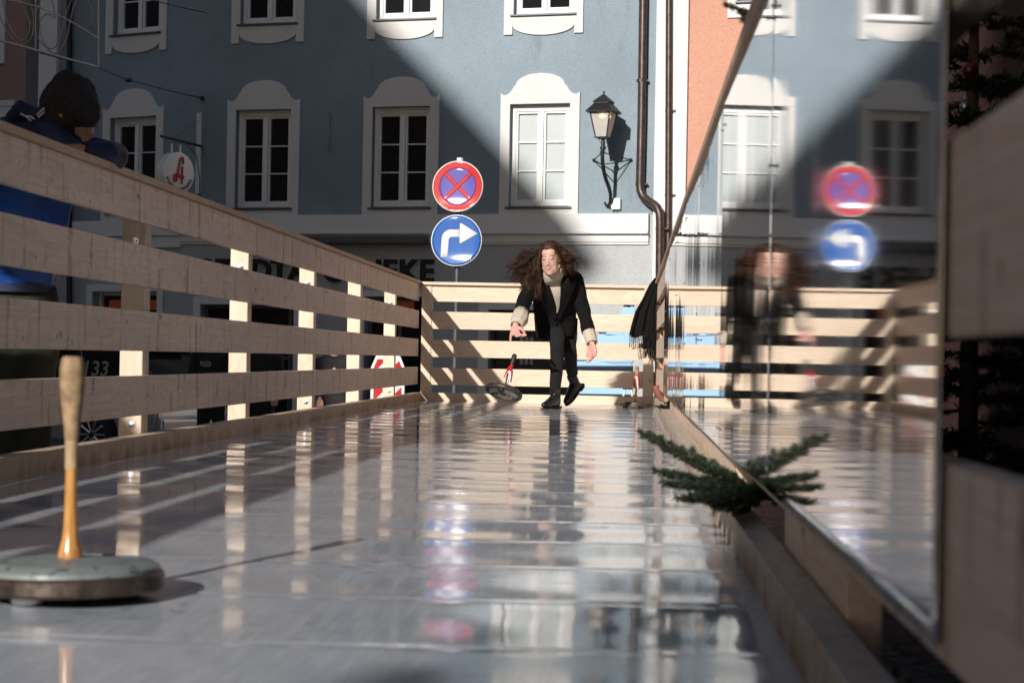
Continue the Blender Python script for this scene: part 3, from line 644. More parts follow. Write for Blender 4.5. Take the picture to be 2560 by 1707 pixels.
c2 = at(1141.5, 601.5, SY); f2 = dish(c2, radians(-3.0), radians(-5.0))
u1 = plate(f1, 1.0, 0, 'no_stopping_sign', M['whitesheet'], TS, 0, .004); u1['label'] = 'round no-stopping sign, red ring and cross on blue'
def subp(o, par): o.parent = par; return o
subp(plate(f1, .965, .0035, 'red_ring', M['red'], TS, .72), u1)
subp(plate(f1, .725, .003, 'blue_field', M['violet'], TS, .0), u1)
for sgn in (1, -1):
    d_ = .735 / sqrt(2); w_ = .075 / sqrt(2)
    subp(ribbon(f1, dens([(-d_ - w_, sgn * (-d_ + w_)), (d_ - w_, sgn * (d_ + w_))], 24), dens([(-d_ + w_, sgn * (-d_ - w_)), (d_ + w_, sgn * (d_ - w_))], 24), .0055 + .0006 * sgn, 'red_stroke', M['red'], TS, 4), u1)
u2 = plate(f2, 1.0, 0, 'right_turn_sign', M['whitesheet'], TS, 0, .004); u2['label'] = 'round blue sign with a white arrow bending right'
subp(plate(f2, .965, .003, 'blue_field', M['bluesheet'], TS, 0), u2)
# arrow: stem and bend, then head
q = lambda x, y: ((x - 395) / 283., (965 - y) / 283.)        # from the enlarged crop
outer = [q(224, 1150), q(226, 1040), q(230, 950)] + [q(330 - 100 * cos(a), 947 - 101 * sin(a)) for a in [pi / 2 * i / 8 for i in range(1, 9)]] + [q(440, 845)]
inner = [q(304, 1150), q(305, 1040), q(308, 962)] + [q(343 - 35 * cos(a), 962 - 35 * sin(a)) for a in [pi / 2 * i / 8 for i in range(1, 9)]] + [q(440, 928)]
subp(ribbon(f2, outer, inner, .005, 'arrow', M['whitesheet'], TS, 5), u2)
hu = [q(438, 845), q(428, 790), q(436, 776), q(448, 778), q(628, 887)]; hl = [q(438, 928), q(428, 985), q(432, 996), q(448, 996), q(628, 888)]
subp(ribbon(f2, hu, hl, .0054, 'arrow_head', M['whitesheet'], TS, 8), u2)
for o in list(TS.children_recursive):
    if o.parent in (u1, u2): o.matrix_parent_inverse = Matrix.Identity(4)

# hanging pharmacy sign
PC = at(447, 432, 24.6)
PH = thing('hanging_sign', tuple(PC), 'round white pharmacy sign with a red curled letter A hanging from an iron bar', 'sign')
nn = V((cos(radians(-33)), sin(radians(-33)), 0)); tt = V((-nn.y, nn.x, 0))     # face normal, horizontal in-plane (to the right)
PM = Matrix(((tt.x, nn.x, 0, PC.x), (tt.y, nn.y, 0, PC.y), (0, 0, 1, PC.z), (0, 0, 0, 1)))
PR = .30
PLm = PM @ Matrix.Rotation(pi / 2, 4, 'X') @ Matrix.Scale(-1, 4, (0, 0, 1))
g = MB(); g.lathe([(PR - .01, -.005), (PR, .0), (PR, .15), (PR - .01, .155)], 48, PM @ Matrix.Rotation(-pi / 2, 4, 'X') @ Matrix.Translation((0, 0, -.15))); g.build('disc', M['whiteplastic'], PH, 40)
def pp2(zx, zy): return ((zx - 583) / 245. * PR, (738 - zy) / 345. * PR)
g = MB()
def stroke(pts, r): g.tube([PM @ V((pp2(*p)[0], .018, pp2(*p)[1])) for p in pts], r, 8)
stroke([(640, 585), (640, 520), (630, 482), (612, 476), (596, 500), (585, 560), (565, 680), (548, 790), (540, 860), (528, 895), (508, 890), (497, 850), (500, 790), (520, 770), (560, 775), (655, 795)], .0135)
stroke([(622, 925), (625, 850), (625, 680), (626, 655)], .013); stroke([(620, 640), (640, 640)], .012); stroke([(545, 805), (650, 825)], .012)
g.build('letter_mark', M['redplastic'], PH, 60)
txt = 'STADT APOTHEKE'
for i, ch in enumerate(txt):
    if ch == ' ': continue
    a = radians(lerp(203, 337, i / 13)); me = letters(ch, .062, .002, .001)
    for v in me.vertices: x, y, z = v.co; rr_ = .82 * PR; ca, sa = cos(a + pi / 2), sin(a + pi / 2); y -= .02; v.co = PM @ V((rr_ * cos(a) + x * ca - y * sa, .012 + z, rr_ * sin(a) + x * sa + y * ca))
    mk('letter', me, M['letter'], PH, 0)
g = MB(); bA = at(403, 341, 24.1); bB = onF(503, 366); bB = FM @ V((bB[0], 0, bB[1])); 
g.tube([bA, bB], .022, 8); top_ = PC + V((0, 0, PR))
for q_, s_ in ((-.07, 0), (.07, 1)):
    a_ = PM @ V((q_ * 1.4, -.07, PR + .02)); h_ = bA + (bB - bA) * (.34 + .14 * s_)
    g.tube([a_ + V((0, 0, .10)), h_], .006, 6)
bw = FM @ V((onF(500, 490)[0], 0.02, onF(500, 490)[1])); mid = bA + (bB - bA) * .55
g.tube([mid, mid * .62 + bw * .38 + V((.12, -.1, .12)), mid * .3 + bw * .7 + V((.10, -.1, .02)), bw], .007, 6)
up_ = FM @ V((onF(500, 302)[0], 0.02, onF(500, 302)[1])); g.tube([bA + (bB - bA) * .25, up_], .003, 5); g.build('bracket', M['iron'], PH, 60)
g = MB()
for q_ in (-.07, .07): g.tube([PM @ V((q_ * 1.2, -.07, PR - .02)), PM @ V((q_ * 1.2, -.07, PR + .12))], .016, 8)
g.build('hanger', M['whiteplastic'], PH, 60)
g = MB(FM); x, z = onF(501, 283); x2, z2 = onF(496, 485); g.box(x - .045, x + .045, 0, .05, z2, z); g.build('wall_plate', M['cream'], PH, 0, .004)

# metal Christmas frame on a wire
FY = 21.0
XF = thing('light_frame', tuple(at(120, 60, FY)), 'pale tubular frame of a hanging Christmas decoration with curled hoops at the top left', 'decoration')
Zf = lambda x, y, d=0: at(x / 7.84, y / 7.84, FY + d)
g = MB()
for pts, r in (([(-120, 770), (0, 800), (700, 985), (1930, 1325)], .016), ([(-200, -40), (100, 0), (350, 35), (700, 130), (1100, 275), (1500, 490), (1920, 750)], .010), ([(695, -300), (695, 970)], .009), ([(1925, -300), (1930, 1320)], .009)):
    g.tube([Zf(*p) for p in pts], r, 8)
g.build('bars', simple('frame_metal', (.55, .50, .44), .5, .2), XF, 60)
g = MB()
def cur(pts, r=.008):
    P = [Zf(*p) for p in pts]; out = []
    for i in range(len(P) - 1):
        p0, p1, p2, p3 = P[max(i - 1, 0)], P[i], P[i + 1], P[min(i + 2, len(P) - 1)]
        for k in range(5): t_ = k / 5; out.append(.5 * ((2 * p1) + (p2 - p0) * t_ + (2 * p0 - 5 * p1 + 4 * p2 - p3) * t_ * t_ + (3 * p1 - p0 - 3 * p2 + p3) * t_ ** 3))
    out.append(P[-1]); g.tube(out, r, 6)
cur([(50, -60), (110, 300), (230, 600), (390, 790), (500, 740), (570, 600), (570, 420), (480, 180), (380, 100), (300, 90)])
cur([(-80, 60), (30, 400), (160, 650), (300, 820), (420, 870), (560, 810), (640, 650), (650, 300), (600, 120), (540, -60)])
cur([(800, -50), (780, 90), (710, 220), (700, 600), (800, 830), (980, 960), (1100, 900), (1200, 650), (1290, 280), (1400, 0), (1440, -80)])
cur([(1010, -60), (1080, 350), (980, 290), (880, 300), (790, 430), (800, 650), (880, 870), (1010, 1035), (1150, 1020), (1290, 800), (1380, 400), (1440, 150), (1520, -40)])
cur([(1690, -40), (1770, 130), (1800, 330), (1740, 520), (1650, 600), (1560, 540)]); cur([(1780, -40), (1880, 150), (1900, 350), (1840, 560), (1760, 670), (1660, 680), (1550, 580), (1510, 520)])
cur([(560, 430), (820, 490)], .005); cur([(400, 790), (405, 870)], .006); cur([(1790, 300), (1890, 340)], .005)
g.build('hoops', simple('hoop_metal', (.34, .29, .23), .5, .2), XF, 60)
def wire(pts, r, lab):
    g = MB(); g.tube(pts, r, 5); return tag(g.build('span_wire', M['iron'], None, 60), lab, 'wire', 'span wires')
wall_hook = FM @ V((onF(508, 247)[0], .05, onF(508, 247)[1]))
wire([at(100, 133, FY), at(247, 170, FY), at(310, 197, 22.4), at(420, 227, 25), wall_hook], .009, 'dark span wire holding the Christmas frame to the blue wall')
g = MB(); g.box(wall_hook.x - .03, wall_hook.x + .03, wall_hook.y - .02, wall_hook.y + .08, wall_hook.z - .03, wall_hook.z + .03); g.ell(at(322, 201, 22.7), (.05, .05, .03)); tag(g.build('wire_clamp', M['iron'], None, 60, .004), 'small dark clamps on the span wire and its wall hook', 'clamp')
wire([at(300, -20, 23), at(430, 14, 25.3), FM @ V((onF(518, 34)[0], .03, onF(518, 34)[1]))], .009, 'dark span wire running up out of view beside the upper left window')

# ================================================================ EISSTOCK: disc with a long turned handle
def stock(name, loc, label, handle_mat, grip_mat, top_mat, R_=.14, Hh=.335, tilt=(0, 0), feet=None, band=None, underside=False):
    st = thing(name, loc, label, 'curling stock', 'ice stocks on the rink')
    T = Matrix.Translation(V(loc)) @ Matrix.Rotation(tilt[0], 4, 'X') @ Matrix.Rotation(tilt[1], 4, 'Y')
    s = R_ / .14; zb = .010 if feet else 0
    L = lambda prof, loop=False: MB().lathe([(r * s, z * s + zb) for r, z in prof], 56, T, loop)
    L([(.1178, 0.002), (.136, .003), (.140, .008), (.140, .027), (.137, .030), (.1178, .030)], True).build('iron_ring', M['rust'], st, 35)
    L([(.03, .0305), (.134, .0305), (.133, .037), (.120, .045), (.100, .047), (.098, .0455), (.070, .0465), (.05, .050), (.02, .051)]).build('disc', top_mat, st, 30)
    L([(.03, .014), (.117, .014), (.117, .0285), (.03, .0285)]).build('core', M['iron'], st, 30)
    if underside:
        L([(.02, .004), (.112, .004), (.112, .0118), (.02, .0118)]).build('sole_plate', M['sole_plate'], st, 30)
        L([(.004, -.002), (.022, -.002), (.024, .0039), (.004, .0039)]).build('hub', M['rust'], st, 30)
        for word, col_, ang, rr_, sz in (('EUK', M['letter'], 215, .064, .05), ('ZAR', M['redplastic'], 25, .055, .035), ('IEK', M['redplastic'], -15, .06, .03)):
            me = letters(word, sz, .0006, .0008); a = radians(ang)
            for v in me.vertices: x, y, z = v.co; x = -x; ca, sa = cos(a + pi / 2), sin(a + pi / 2); v.co = T @ V((rr_ * cos(a) + x * ca - y * sa, rr_ * sin(a) + x * sa + y * ca, .0034 - z))
            mk('lettering', me, col_, st, 0)
    for a in (feet or []):
        rr_, mt = a[1], a[2]; F = T @ Matrix.Translation((rr_ * cos(a[0]), rr_ * sin(a[0]), 0))
        MB().lathe([(.020 * s, 0.0), (.023 * s, .002), (.023 * s, zb + .008), (.02 * s, zb + .008)], 20, F).build('foot', mt, st, 35)
    h = Hh
    L([(.0185, .0505), (.0185, .056), (.0165, .064), (.0125, .080), (.0105, .10), (.0095, .13), (.0088, .17), (.0085, h * .52)]).build('handle', handle_mat, st, 60)
    L([(.0091, h * .52), (.0095, h * .53), (.0097, h * .645)]).build('collar', M['pale'], st, 60)
    L([(.0103, h * .645), (.0125, h * .72), (.0160, h * .80), (.0185, h * .88), (.0190, h * .945), (.0172, h * .985), (.0145, h), (.005, h + .001)]).build('grip', grip_mat, st, 60)
    if band:
        g = MB()
        for col_, z, n_ in band:
            g = MB(); RR = random.Random(int(z * 1000)); g.lathe([(.009, z - .01), (.0135, z - .008), (.0145, z + .006), (.010, z + .012)], 12, T)
            for k in range(n_):
                a = RR.uniform(0, 2 * pi); p = V((cos(a) * .010, sin(a) * .010, z)); d_ = V((cos(a) * .012, sin(a) * .012, -.014))
                P = [T @ (p + d_ * t_ + V((0, 0, -.03 * t_ * t_))) for t_ in (0, .5, 1, 1.6)]; g.tube(P, [.004, .006, .006, .003], 6)
            g.build('ribbon', col_, st, 60)
    return st
M['rust'] = simple('worn_iron_ring', (.075, .055, .045), .42, .6, .5, 40, .4)
M['pale'] = simple('pale_tape', (.38, .27, .15), .7, var=.2, scale=50)
M['grip'] = simple('worn_wrapped_grip', (.27, .18, .10), .85, var=.45, scale=45, bump=.6)
t = NT('honey_varnished_wood'); n_ = t.noise(t.coord((40, 40, 4)), 3, 5); t.base(t.mix(t.ramp(n_, [(.3, 0.), (.7, 1.)]), (.36, .16, .04), (.60, .31, .10))); t.rough(.22); t.p.inputs['Coat Weight'].default_value = .5; M['honey'] = t.m
t = NT('worn_green_paint'); n_ = t.noise(t.coord(), 38, 6, .7); n2 = t.noise(t.coord(), 9, 3)
t.base(t.mix(t.ramp(n_, [(.55, 0.), (.63, 1.)]), t.mix(n2, (.12, .135, .13), (.24, .27, .26)), (.05, .055, .065))); t.rough(.42); t.bump(n_, .15, .002); M['greenpaint'] = t.m
M['darkdisc'] = simple('dark_bronze_paint', (.07, .055, .045), .4, .3, .4, 40, .2)
M['sole_plate'] = simple('pale_green_sole', (.40, .42, .34), .5, var=.12, scale=30)
M['foot'] = simple('black_rubber', (.02, .02, .022), .6)
M['blackgrip'] = simple('black_wrapped_handle', (.018, .014, .014), .55, var=.4, scale=60, bump=.3)
s0_ = at(163, 1506, 2.53); s0_.z = 0; s0_ = at(163, 1506, s0_.y)
fp = V((-.850, 2.575, .0))
stock('ice_stock', tuple(fp), 'ice stock with honey-coloured handle, worn brown grip and grey-green disc in the near left corner', M['honey'], M['grip'], M['greenpaint'], .143, .352, (radians(-1.2), radians(-.9)), [(radians(-118), .085, M['whiteplastic']), (radians(0), .085, M['foot']), (radians(120), .085, M['foot'])])
bp_ = at(1589, 1014.5, 13.6)
stock('ice_stock', (bp_.x, 13.6, 0), 'ice stock with yellow handle and red and white ribbon standing at the far right corner', M['honey'], M['grip'], M['darkdisc'], .134, .335, (0, radians(1)), [(radians(-60), .08, M['foot']), (radians(60), .08, M['foot']), (radians(180), .08, M['foot'])], [(M['redplastic'], .27, 5), (M['whiteplastic'], .245, 4)])
# the thrown stock, tipped, touching the ice with one foot
fy = 12.35; fl = at(1258, 990, fy)
def fly():
    c = at(1257, 989, fy); ax = (at(1282, 905, fy + .02) - c).normalized(); ax = V((ax.x, .20, ax.z)).normalized()
    tx, ty = -math.asin(ax.y), math.atan2(ax.x, ax.z); return c, ty, tx
c_, ty_, tx_ = fly()
ST = stock('ice_stock', tuple(c_), 'thrown ice stock tipping in mid-air before the woman, black handle with red ribbon', M['blackgrip'], M['blackgrip'], M['rust'], .138, .325, (radians(-21), radians(13)), [(radians(165), .092, M['foot']), (radians(20), .095, M['foot']), (radians(-95), .095, M['foot'])], [(M['redplastic'], .235, 2), (M['redplastic'], .215, 2), (M['whiteplastic'], .185, 3)], True)
for ch in ST.children:
    if ch.name.startswith('collar'): ch.data.materials[0] = M['blackgrip']
# ================================================================ WOMAN
WM_ = V((Wp(690, 1430, 12.9).x, 12.9, 0))
WO = thing('person', tuple(WM_), 'woman with flying curly brown hair, black coat and cream turtleneck, leaning forward on the ice', 'person')
U_ = 9.22e-4                                        # metres per crop pixel at her distance
# --- head frame
hc = Wp(641, 232, 12.50)
hyaw, hpit, hrol = radians(-13), radians(5), radians(-4)
HR = (Matrix.Rotation(hyaw, 3, 'Z') @ Matrix.Rotation(hpit, 3, 'X') @ Matrix.Rotation(hrol, 3, 'Y'))
H = lambda x, y, z: hc + HR @ V((x, y, z))          # face looks along local -y
g = MB()
def he(c, r, rot=None): g.ell(H(*c), r, HR @ (rot or Matrix.Identity(3)), 20, 14)
he((0, .030, .032), (.070, .086, .088)); he((0, -.012, -.01), (.061, .066, .085)); he((0, -.030, -.068), (.043, .042, .036)); he((0, -.047, -.090), (.024, .022, .020)); [g.chain([(H(k * .052, .012, -.048), .020), (H(k * .034, -.020, -.076), .019), (H(k * .010, -.044, -.092), .016)], 14) for k in (-1, 1)]
he((.031, -.026, -.050), (.025, .028, .034)); he((-.031, -.026, -.050), (.025, .028, .034)); he((.037, -.040, -.008), (.019, .022, .015)); he((-.037, -.040, -.008), (.019, .022, .015))
he((0, -.040, .056), (.052, .028, .040)); he((0, -.064, .022), (.044, .014, .010))
for k in range(7): t_ = k / 6; he((0, -.074 - .017 * t_, .016 - .044 * t_), (.0062 + .0028 * t_, .009, .010))
he((.0095, -.081, -.029), (.006, .008, .006)); he((-.0095, -.081, -.029), (.006, .008, .006)); he((0, -.070, -.050), (.020, .014, .018))
for k in (-1, 1): he((k * .071, .020, .0), (.008, .017, .028)); he((k * .029, -.064, .006), (.016, .010, .007))
nk0, nk1 = H(0, .035, -.075), Wp(672, 372, 12.66)
g.chain([(nk0, .046), (lerp(nk0, nk1, .5), .043), (nk1, .046)])
# --- body core under the clothes, wrists and hands in the same skin
sL, sR_ = Wp(478, 468, 12.68), Wp(842, 392, 12.80)
chest = Wp(672, 480, 12.74); belly = Wp(680, 640, 12.95); pelv = Wp(705, 745, 13.08)
g.chain([(nk1, .050), (chest + V((0, .04, 0)), .072), (belly + V((0, .03, 0)), .075), (pelv, .08)])
eL, wL = Wp(402, 628, 12.48), Wp(355, 762, 12.28); eR, wR = Wp(912, 640, 12.80), Wp(980, 905, 12.66)
g.chain([(chest + V((0, .04, 0)), .06), (lerp(sL, chest, .15), .034), (eL, .030), (wL, .0245)]); g.chain([(chest + V((0, .04, 0)), .06), (lerp(sR_, chest, .15), .034), (Wp(905, 620, 12.81), .030), (wR, .0245)])
hipL, hipR = Wp(660, 770, 13.08), Wp(765, 770, 13.10); kF, aF = Wp(697, 905, 12.80), Wp(678, 1290, 12.93); kB, aB = Wp(800, 960, 13.02), Wp(825, 1190, 13.30)
g.chain([(pelv, .10), (hipL, .075), (kF, .048), (aF, .032)]); g.chain([(pelv, .10), (hipR, .075), (kB, .046), (aB, .032)])
body = mk('body', blob(g, .0062, 3), M['skin'], WO, 180)
def hand(wr, palm_dir, side_dir, curl_dir, curls, thumb, s=1.0):
    """palm and five separate bent fingers; all directions unit vectors"""
    g = MB(); palm_dir = palm_dir.normalized(); side_dir = (side_dir - palm_dir * side_dir.dot(palm_dir)).normalized(); curl_dir = (curl_dir - palm_dir * curl_dir.dot(palm_dir)).normalized()
    k0 = wr + palm_dir * .082 * s
    for q_ in (-.026, -.009, .009, .026): g.chain([(wr, .019 * s), (wr + palm_dir * .03 * s + side_dir * q_ * .6 * s, .016 * s), (k0 + side_dir * q_ * s - palm_dir * abs(q_) * .2, .0120 * s)], 10)
    for i, (q_, L, cv) in enumerate(zip((-.029, -.0095, .0095, .028), (.068, .077, .072, .056), curls)):
        p = k0 + side_dir * q_ * s; d = (palm_dir + side_dir * q_ * 5.0).normalized(); pts = [(p - palm_dir * .012, .0110 * s)]; a = 0
        for j, (f_, r) in enumerate(((.44, .0098), (.31, .0088), (.25, .0076))):
            a += cv[j]; dd = d * cos(a) + curl_dir * sin(a); p = p + dd * L * f_ * s; pts.append((p, r * s))
        g.chain(pts, 10)
    p = wr + palm_dir * .022 * s + side_dir * thumb[0] * .018 * s; d1 = (palm_dir * thumb[2] + side_dir * thumb[0] * thumb[1] + curl_dir * thumb[3]).normalized(); d2 = (palm_dir * (thumb[2] + .5) + side_dir * thumb[0] * thumb[1] * .4 + curl_dir * thumb[3] * 1.3).normalized()
    g.chain([(p, .0165 * s), (p + d1 * .034 * s, .0125 * s), (p + d1 * .034 * s + d2 * .028 * s, .0105 * s), (p + d1 * .034 * s + d2 * .050 * s, .0086 * s)], 10)
    return g
# right hand (on the image's left) just opened after the release: index points down-left, the rest curl to the right
g = hand(wL, V((.0, -.42, -.62)), V((-1, .1, -.12)), V((.75, -.35, .20)), [(.8, .5, .3), (.95, .5, .3), (.85, .5, .3), (.05, .12, .10)], (-1, .95, .55, .2), .98)
o = mk('hand', blob(g, .0030, 2), M['skinhand'], body, 180)
g = hand(wR, V((.14, -.12, -1)), V((.75, -.6, 0)), V((-.85, -.5, 0)), [(.25, .3, .3), (.3, .35, .3), (.45, .5, .3), (.6, .7, .5)], (-1, .55, .9, .3), .98)
o = mk('hand', blob(g, .0030, 2), M['skinhand'], body, 180)
# --- face details
bv = BVHTree.FromObject(body, bpy.context.evaluated_depsgraph_get())
def onface(x, z, off=0):
    o_ = H(x, -.25, z); d_ = (HR @ V((0, 1, 0))); h_ = bv.ray_cast(o_, d_); p = h_[0] if h_[0] else H(x, -.08, z); return p - d_ * off
def facestroke(pts, rs, name, mat, off=.0): g = MB(); g.tube([onface(x, z, off) for x, z in pts], rs, 8); return g.build(name, mat, body, 180)
for k in (-1, 1):
    facestroke([(k * .013, .0275), (k * .022, .0320), (k * .034, .0330), (k * .046, .0285)], [.0024, .0036, .0032, .0014], 'eyebrow', M['brow'])
    facestroke([(k * .0165, .0075), (k * .023, .0105), (k * .031, .0115), (k * .039, .0095), (k * .045, .0065)], [.0010, .0024, .0028, .0024, .0012], 'lashes', M['brow'], .0002)
    facestroke([(k * .022, .0065), (k * .030, .0068), (k * .037, .0062)], [.0012, .0032, .0012], 'eye', M['eye'], -.0006)
facestroke([(-.021, -.0510), (-.012, -.0475), (-.004, -.0462), (0, -.0468), (.004, -.0462), (.012, -.0475), (.021, -.0510)], [.0008, .0020, .0030, .0026, .0030, .0020, .0008], 'upper_lip', M['lips'])
facestroke([(-.018, -.0550), (-.010, -.0600), (0, -.0622), (.010, -.0600), (.018, -.0550)], [.0008, .0028, .0040, .0028, .0008], 'lower_lip', M['lips'])
facestroke([(-.012, -.0528), (0, -.0535), (.012, -.0528)], [.0010, .0020, .0010], 'teeth', M['tooth'], .0008)
for k in (-1, 1): facestroke([(k * .0068, -.0375), (k * .0105, -.0365)], [.0011, .0010], 'nostril', M['brow'], -.0006)
g = MB(); g.ell(H(.074, .012, -.036), (.005, .005, .006)); g.build('earring', M['brass'], body, 90)
# --- sweater: turtleneck, chest panel, cuffs
g = MB()
cn = [(Wp(672, 306, 12.57), .084, .080, 0), (Wp(672, 322, 12.575), .082, .082, 0), (Wp(668, 350, 12.59), .077, .084, 0), (Wp(668, 385, 12.62), .068, .082, 0), (Wp(668, 410, 12.66), .056, .070, 0)]
rows = []
for c, rx, ry, _ in cn:
    rows.append([c + V((rx * cos(a), ry * sin(a), .022 * cos(a) - .012 * sin(a) * (-1))) for a in [2 * pi * k / 40 for k in range(41)]])
g.grid(rows); o = g.build('sweater', M['knit'], WO, 180, fix=False)
m_ = o.modifiers.new('thick', 'SOLIDIFY'); m_.thickness = .011; m_.offset = 1
# --- coat
g = MB()
def sec(l, r, y, Y, ry): a, b_ = Wp(l, y, Y), Wp(r, y, Y); return ((a + b_) / 2, (b_ - a).length / 2, ry)
g.secs([sec(590, 775, 345, 12.72, .055), sec(545, 838, 372, 12.73, .080), sec(500, 868, 420, 12.75, .100), sec(492, 860, 500, 12.79, .115), sec(502, 852, 580, 12.86, .120), sec(508, 846, 660, 12.94, .118), sec(508, 850, 730, 13.0, .120), sec(512, 852, 800, 13.03, .130), sec(522, 850, 850, 13.04, .130)], 32, 2.3)
g.chain([(Wp(560, 440, 12.74), .075), (sL, .060), (Wp(425, 570, 12.55), .056), (Wp(402, 625, 12.47), .053), (Wp(400, 672, 12.41), .052)], 18)
g.chain([(Wp(760, 400, 12.78), .075), (sR_, .062), (Wp(885, 520, 12.82), .055), (Wp(905, 620, 12.81), .052), (Wp(938, 740, 12.76), .049), (Wp(950, 808, 12.72), .047)], 18)
g.chain([(Wp(560, 385, 12.74), .055), (Wp(640, 345, 12.74), .045)], 12); g.chain([(Wp(790, 375, 12.76), .055), (Wp(720, 345, 12.74), .045)], 12)
me = blob(g, .0085, 4, wr=.010, wscale=11)
coat = mk('coat', me, M['coat'], WO, 180)
bc = BVHTree.FromObject(coat, bpy.context.evaluated_depsgraph_get())
def drape(A, B, off, name, mat, par, th=.006, nu=14, nv=22, arch=0):
    """cloth panel between two outlines (crop pixels), laid on the front of the coat"""
    def pa(P, t_):
        L = [0]
        for a, b_ in zip(P, P[1:]): L.append(L[-1] + math.dist(a, b_))
        d = t_ * L[-1]
        for i in range(len(P) - 1):
            if d <= L[i + 1] + 1e-9: u = (d - L[i]) / max(1e-9, L[i + 1] - L[i]); return (lerp(P[i][0], P[i + 1][0], u), lerp(P[i][1], P[i + 1][1], u))
        return P[-1]
    rows = []; last = 12.70
    for i in range(nv + 1):
        a, b_ = pa(A, i / nv), pa(B, i / nv); row = []
        for j in range(nu + 1):
            x, y = lerp(a[0], b_[0], j / nu), lerp(a[1], b_[1], j / nu); p0 = Wp(x, y, 12.0); d = (p0 - EYE).normalized(); h_ = bc.ray_cast(p0, d)
            Y = h_[0].y if h_[0] and h_[0].y < 13.2 else last
            last = Y; row.append(Wp(x, y, Y - off - arch * sin(pi * j / nu)))
        rows.append(row)
    for _ in range(3):          # relax the depth so that it hangs as one sheet
        rows = [[V((q.x, sum(rows[min(max(i + a, 0), nv)][min(max(j + b_, 0), nu)].y for a in (-1, 0, 1) for b_ in (-1, 0, 1)) / 9, q.z)) for j, q in enumerate(r)] for i, r in enumerate(rows)]
    g = MB(); g.grid(rows); o = g.build(name, mat, par, 180, fix=False); m_ = o.modifiers.new('thick', 'SOLIDIFY'); m_.thickness = th; m_.offset = 0; return o
drape([(588, 335), (628, 430), (662, 530), (684, 600), (690, 662)], [(752, 350), (724, 420), (722, 520), (716, 600), (700, 662)], .018, 'sweater_front', M['knit'], WO, .006, arch=.006)
drape([(560, 340), (505, 420), (520, 520), (590, 620), (672, 716)], [(590, 335), (630, 430), (665, 530), (688, 610), (694, 700)], .026, 'lapel', M['coat'], coat, .009)
drape([(752, 345), (724, 420), (722, 520), (716, 610), (698, 716)], [(795, 322), (842, 372), (846, 430), (790, 570), (712, 724)], .026, 'lapel', M['coat'], coat, .009)
drape([(690, 700), (672, 780), (632, 888)], [(702, 705), (694, 770), (652, 880)], .012, 'coat_edge', M['coat'], coat, .008, nu=4)
g = MB(); slab(g, [Wp(x, y, 13.0) for x, y in ((760, 735), (790, 800), (812, 900), (828, 968), (838, 984), (846, 960), (858, 860), (864, 700))], (0, 1, 0), .03); g.build('coat_tail', M['coat'], coat, 60, .006)
g = MB(); slab(g, [Wp(x, y, 12.93) for x, y in ((512, 780), (520, 848), (560, 868), (612, 884), (640, 888), (668, 800), (660, 720))], (0, 1, 0), .03); g.build('coat_hem', M['coat'], coat, 60, .006)
for c, d, r in ((Wp(400, 672, 12.41), (eL - wL), .0525), (Wp(950, 806, 12.72), (eR - wR), .0485)):
    g = MB(); d = d.normalized(); g.tube([c - d * .012, c + d * .0, c + d * .05], [r * 1.06, r * 1.10, r * 1.08], 20); g.build('sleeve_cuff', M['coat'], coat, 40)
def cuff(p0, p1, p2, r0_, r1_, r2_):
    rows = []; P = [p0, lerp(p0, p1, .5), p1, lerp(p1, p2, .5), p2]; rr = [r0_, lerp(r0_, r1_, .5), r1_, lerp(r1_, r2_, .6), r2_]
    ax = (p2 - p0).normalized(); a = ax.cross(V((0, 1, 0))).normalized(); b_ = a.cross(ax)
    for p, r in zip(P, rr): rows.append([p + (a * cos(q_) + b_ * sin(q_)) * r * (1 + .035 * cos(q_ * 9)) for q_ in [2 * pi * k / 54 for k in range(55)]])
    g = MB(); g.grid(rows); o = g.build('sweater_cuff', M['knit'], WO, 180, fix=False); m_ = o.modifiers.new('thick', 'SOLIDIFY'); m_.thickness = .008; m_.offset = -1
cuff(Wp(405, 655, 12.42), Wp(388, 715, 12.36), Wp(360, 765, 12.29), .047, .055, .036)
cuff(Wp(950, 800, 12.72), Wp(966, 860, 12.69), Wp(980, 908, 12.66), .040, .039, .035)
# --- trousers
g = MB()
g.chain([(pelv, .115), (hipL, .082), (Wp(690, 850, 12.90), .064), (kF, .0565), (Wp(695, 1020, 12.84), .0535), (Wp(690, 1130, 12.87), .050), (Wp(682, 1230, 12.91), .046), (Wp(680, 1262, 12.92), .0435)], 20)
g.chain([(pelv, .115), (hipR, .082), (Wp(780, 880, 13.05), .060), (kB, .054), (Wp(805, 1040, 13.10), .050), (Wp(810, 1110, 13.18), .0475), (Wp(818, 1142, 13.22), .046)], 20)
mk('trousers', blob(g, .0085, 3, wr=.0035, wscale=14), M['trouser'], WO, 180)
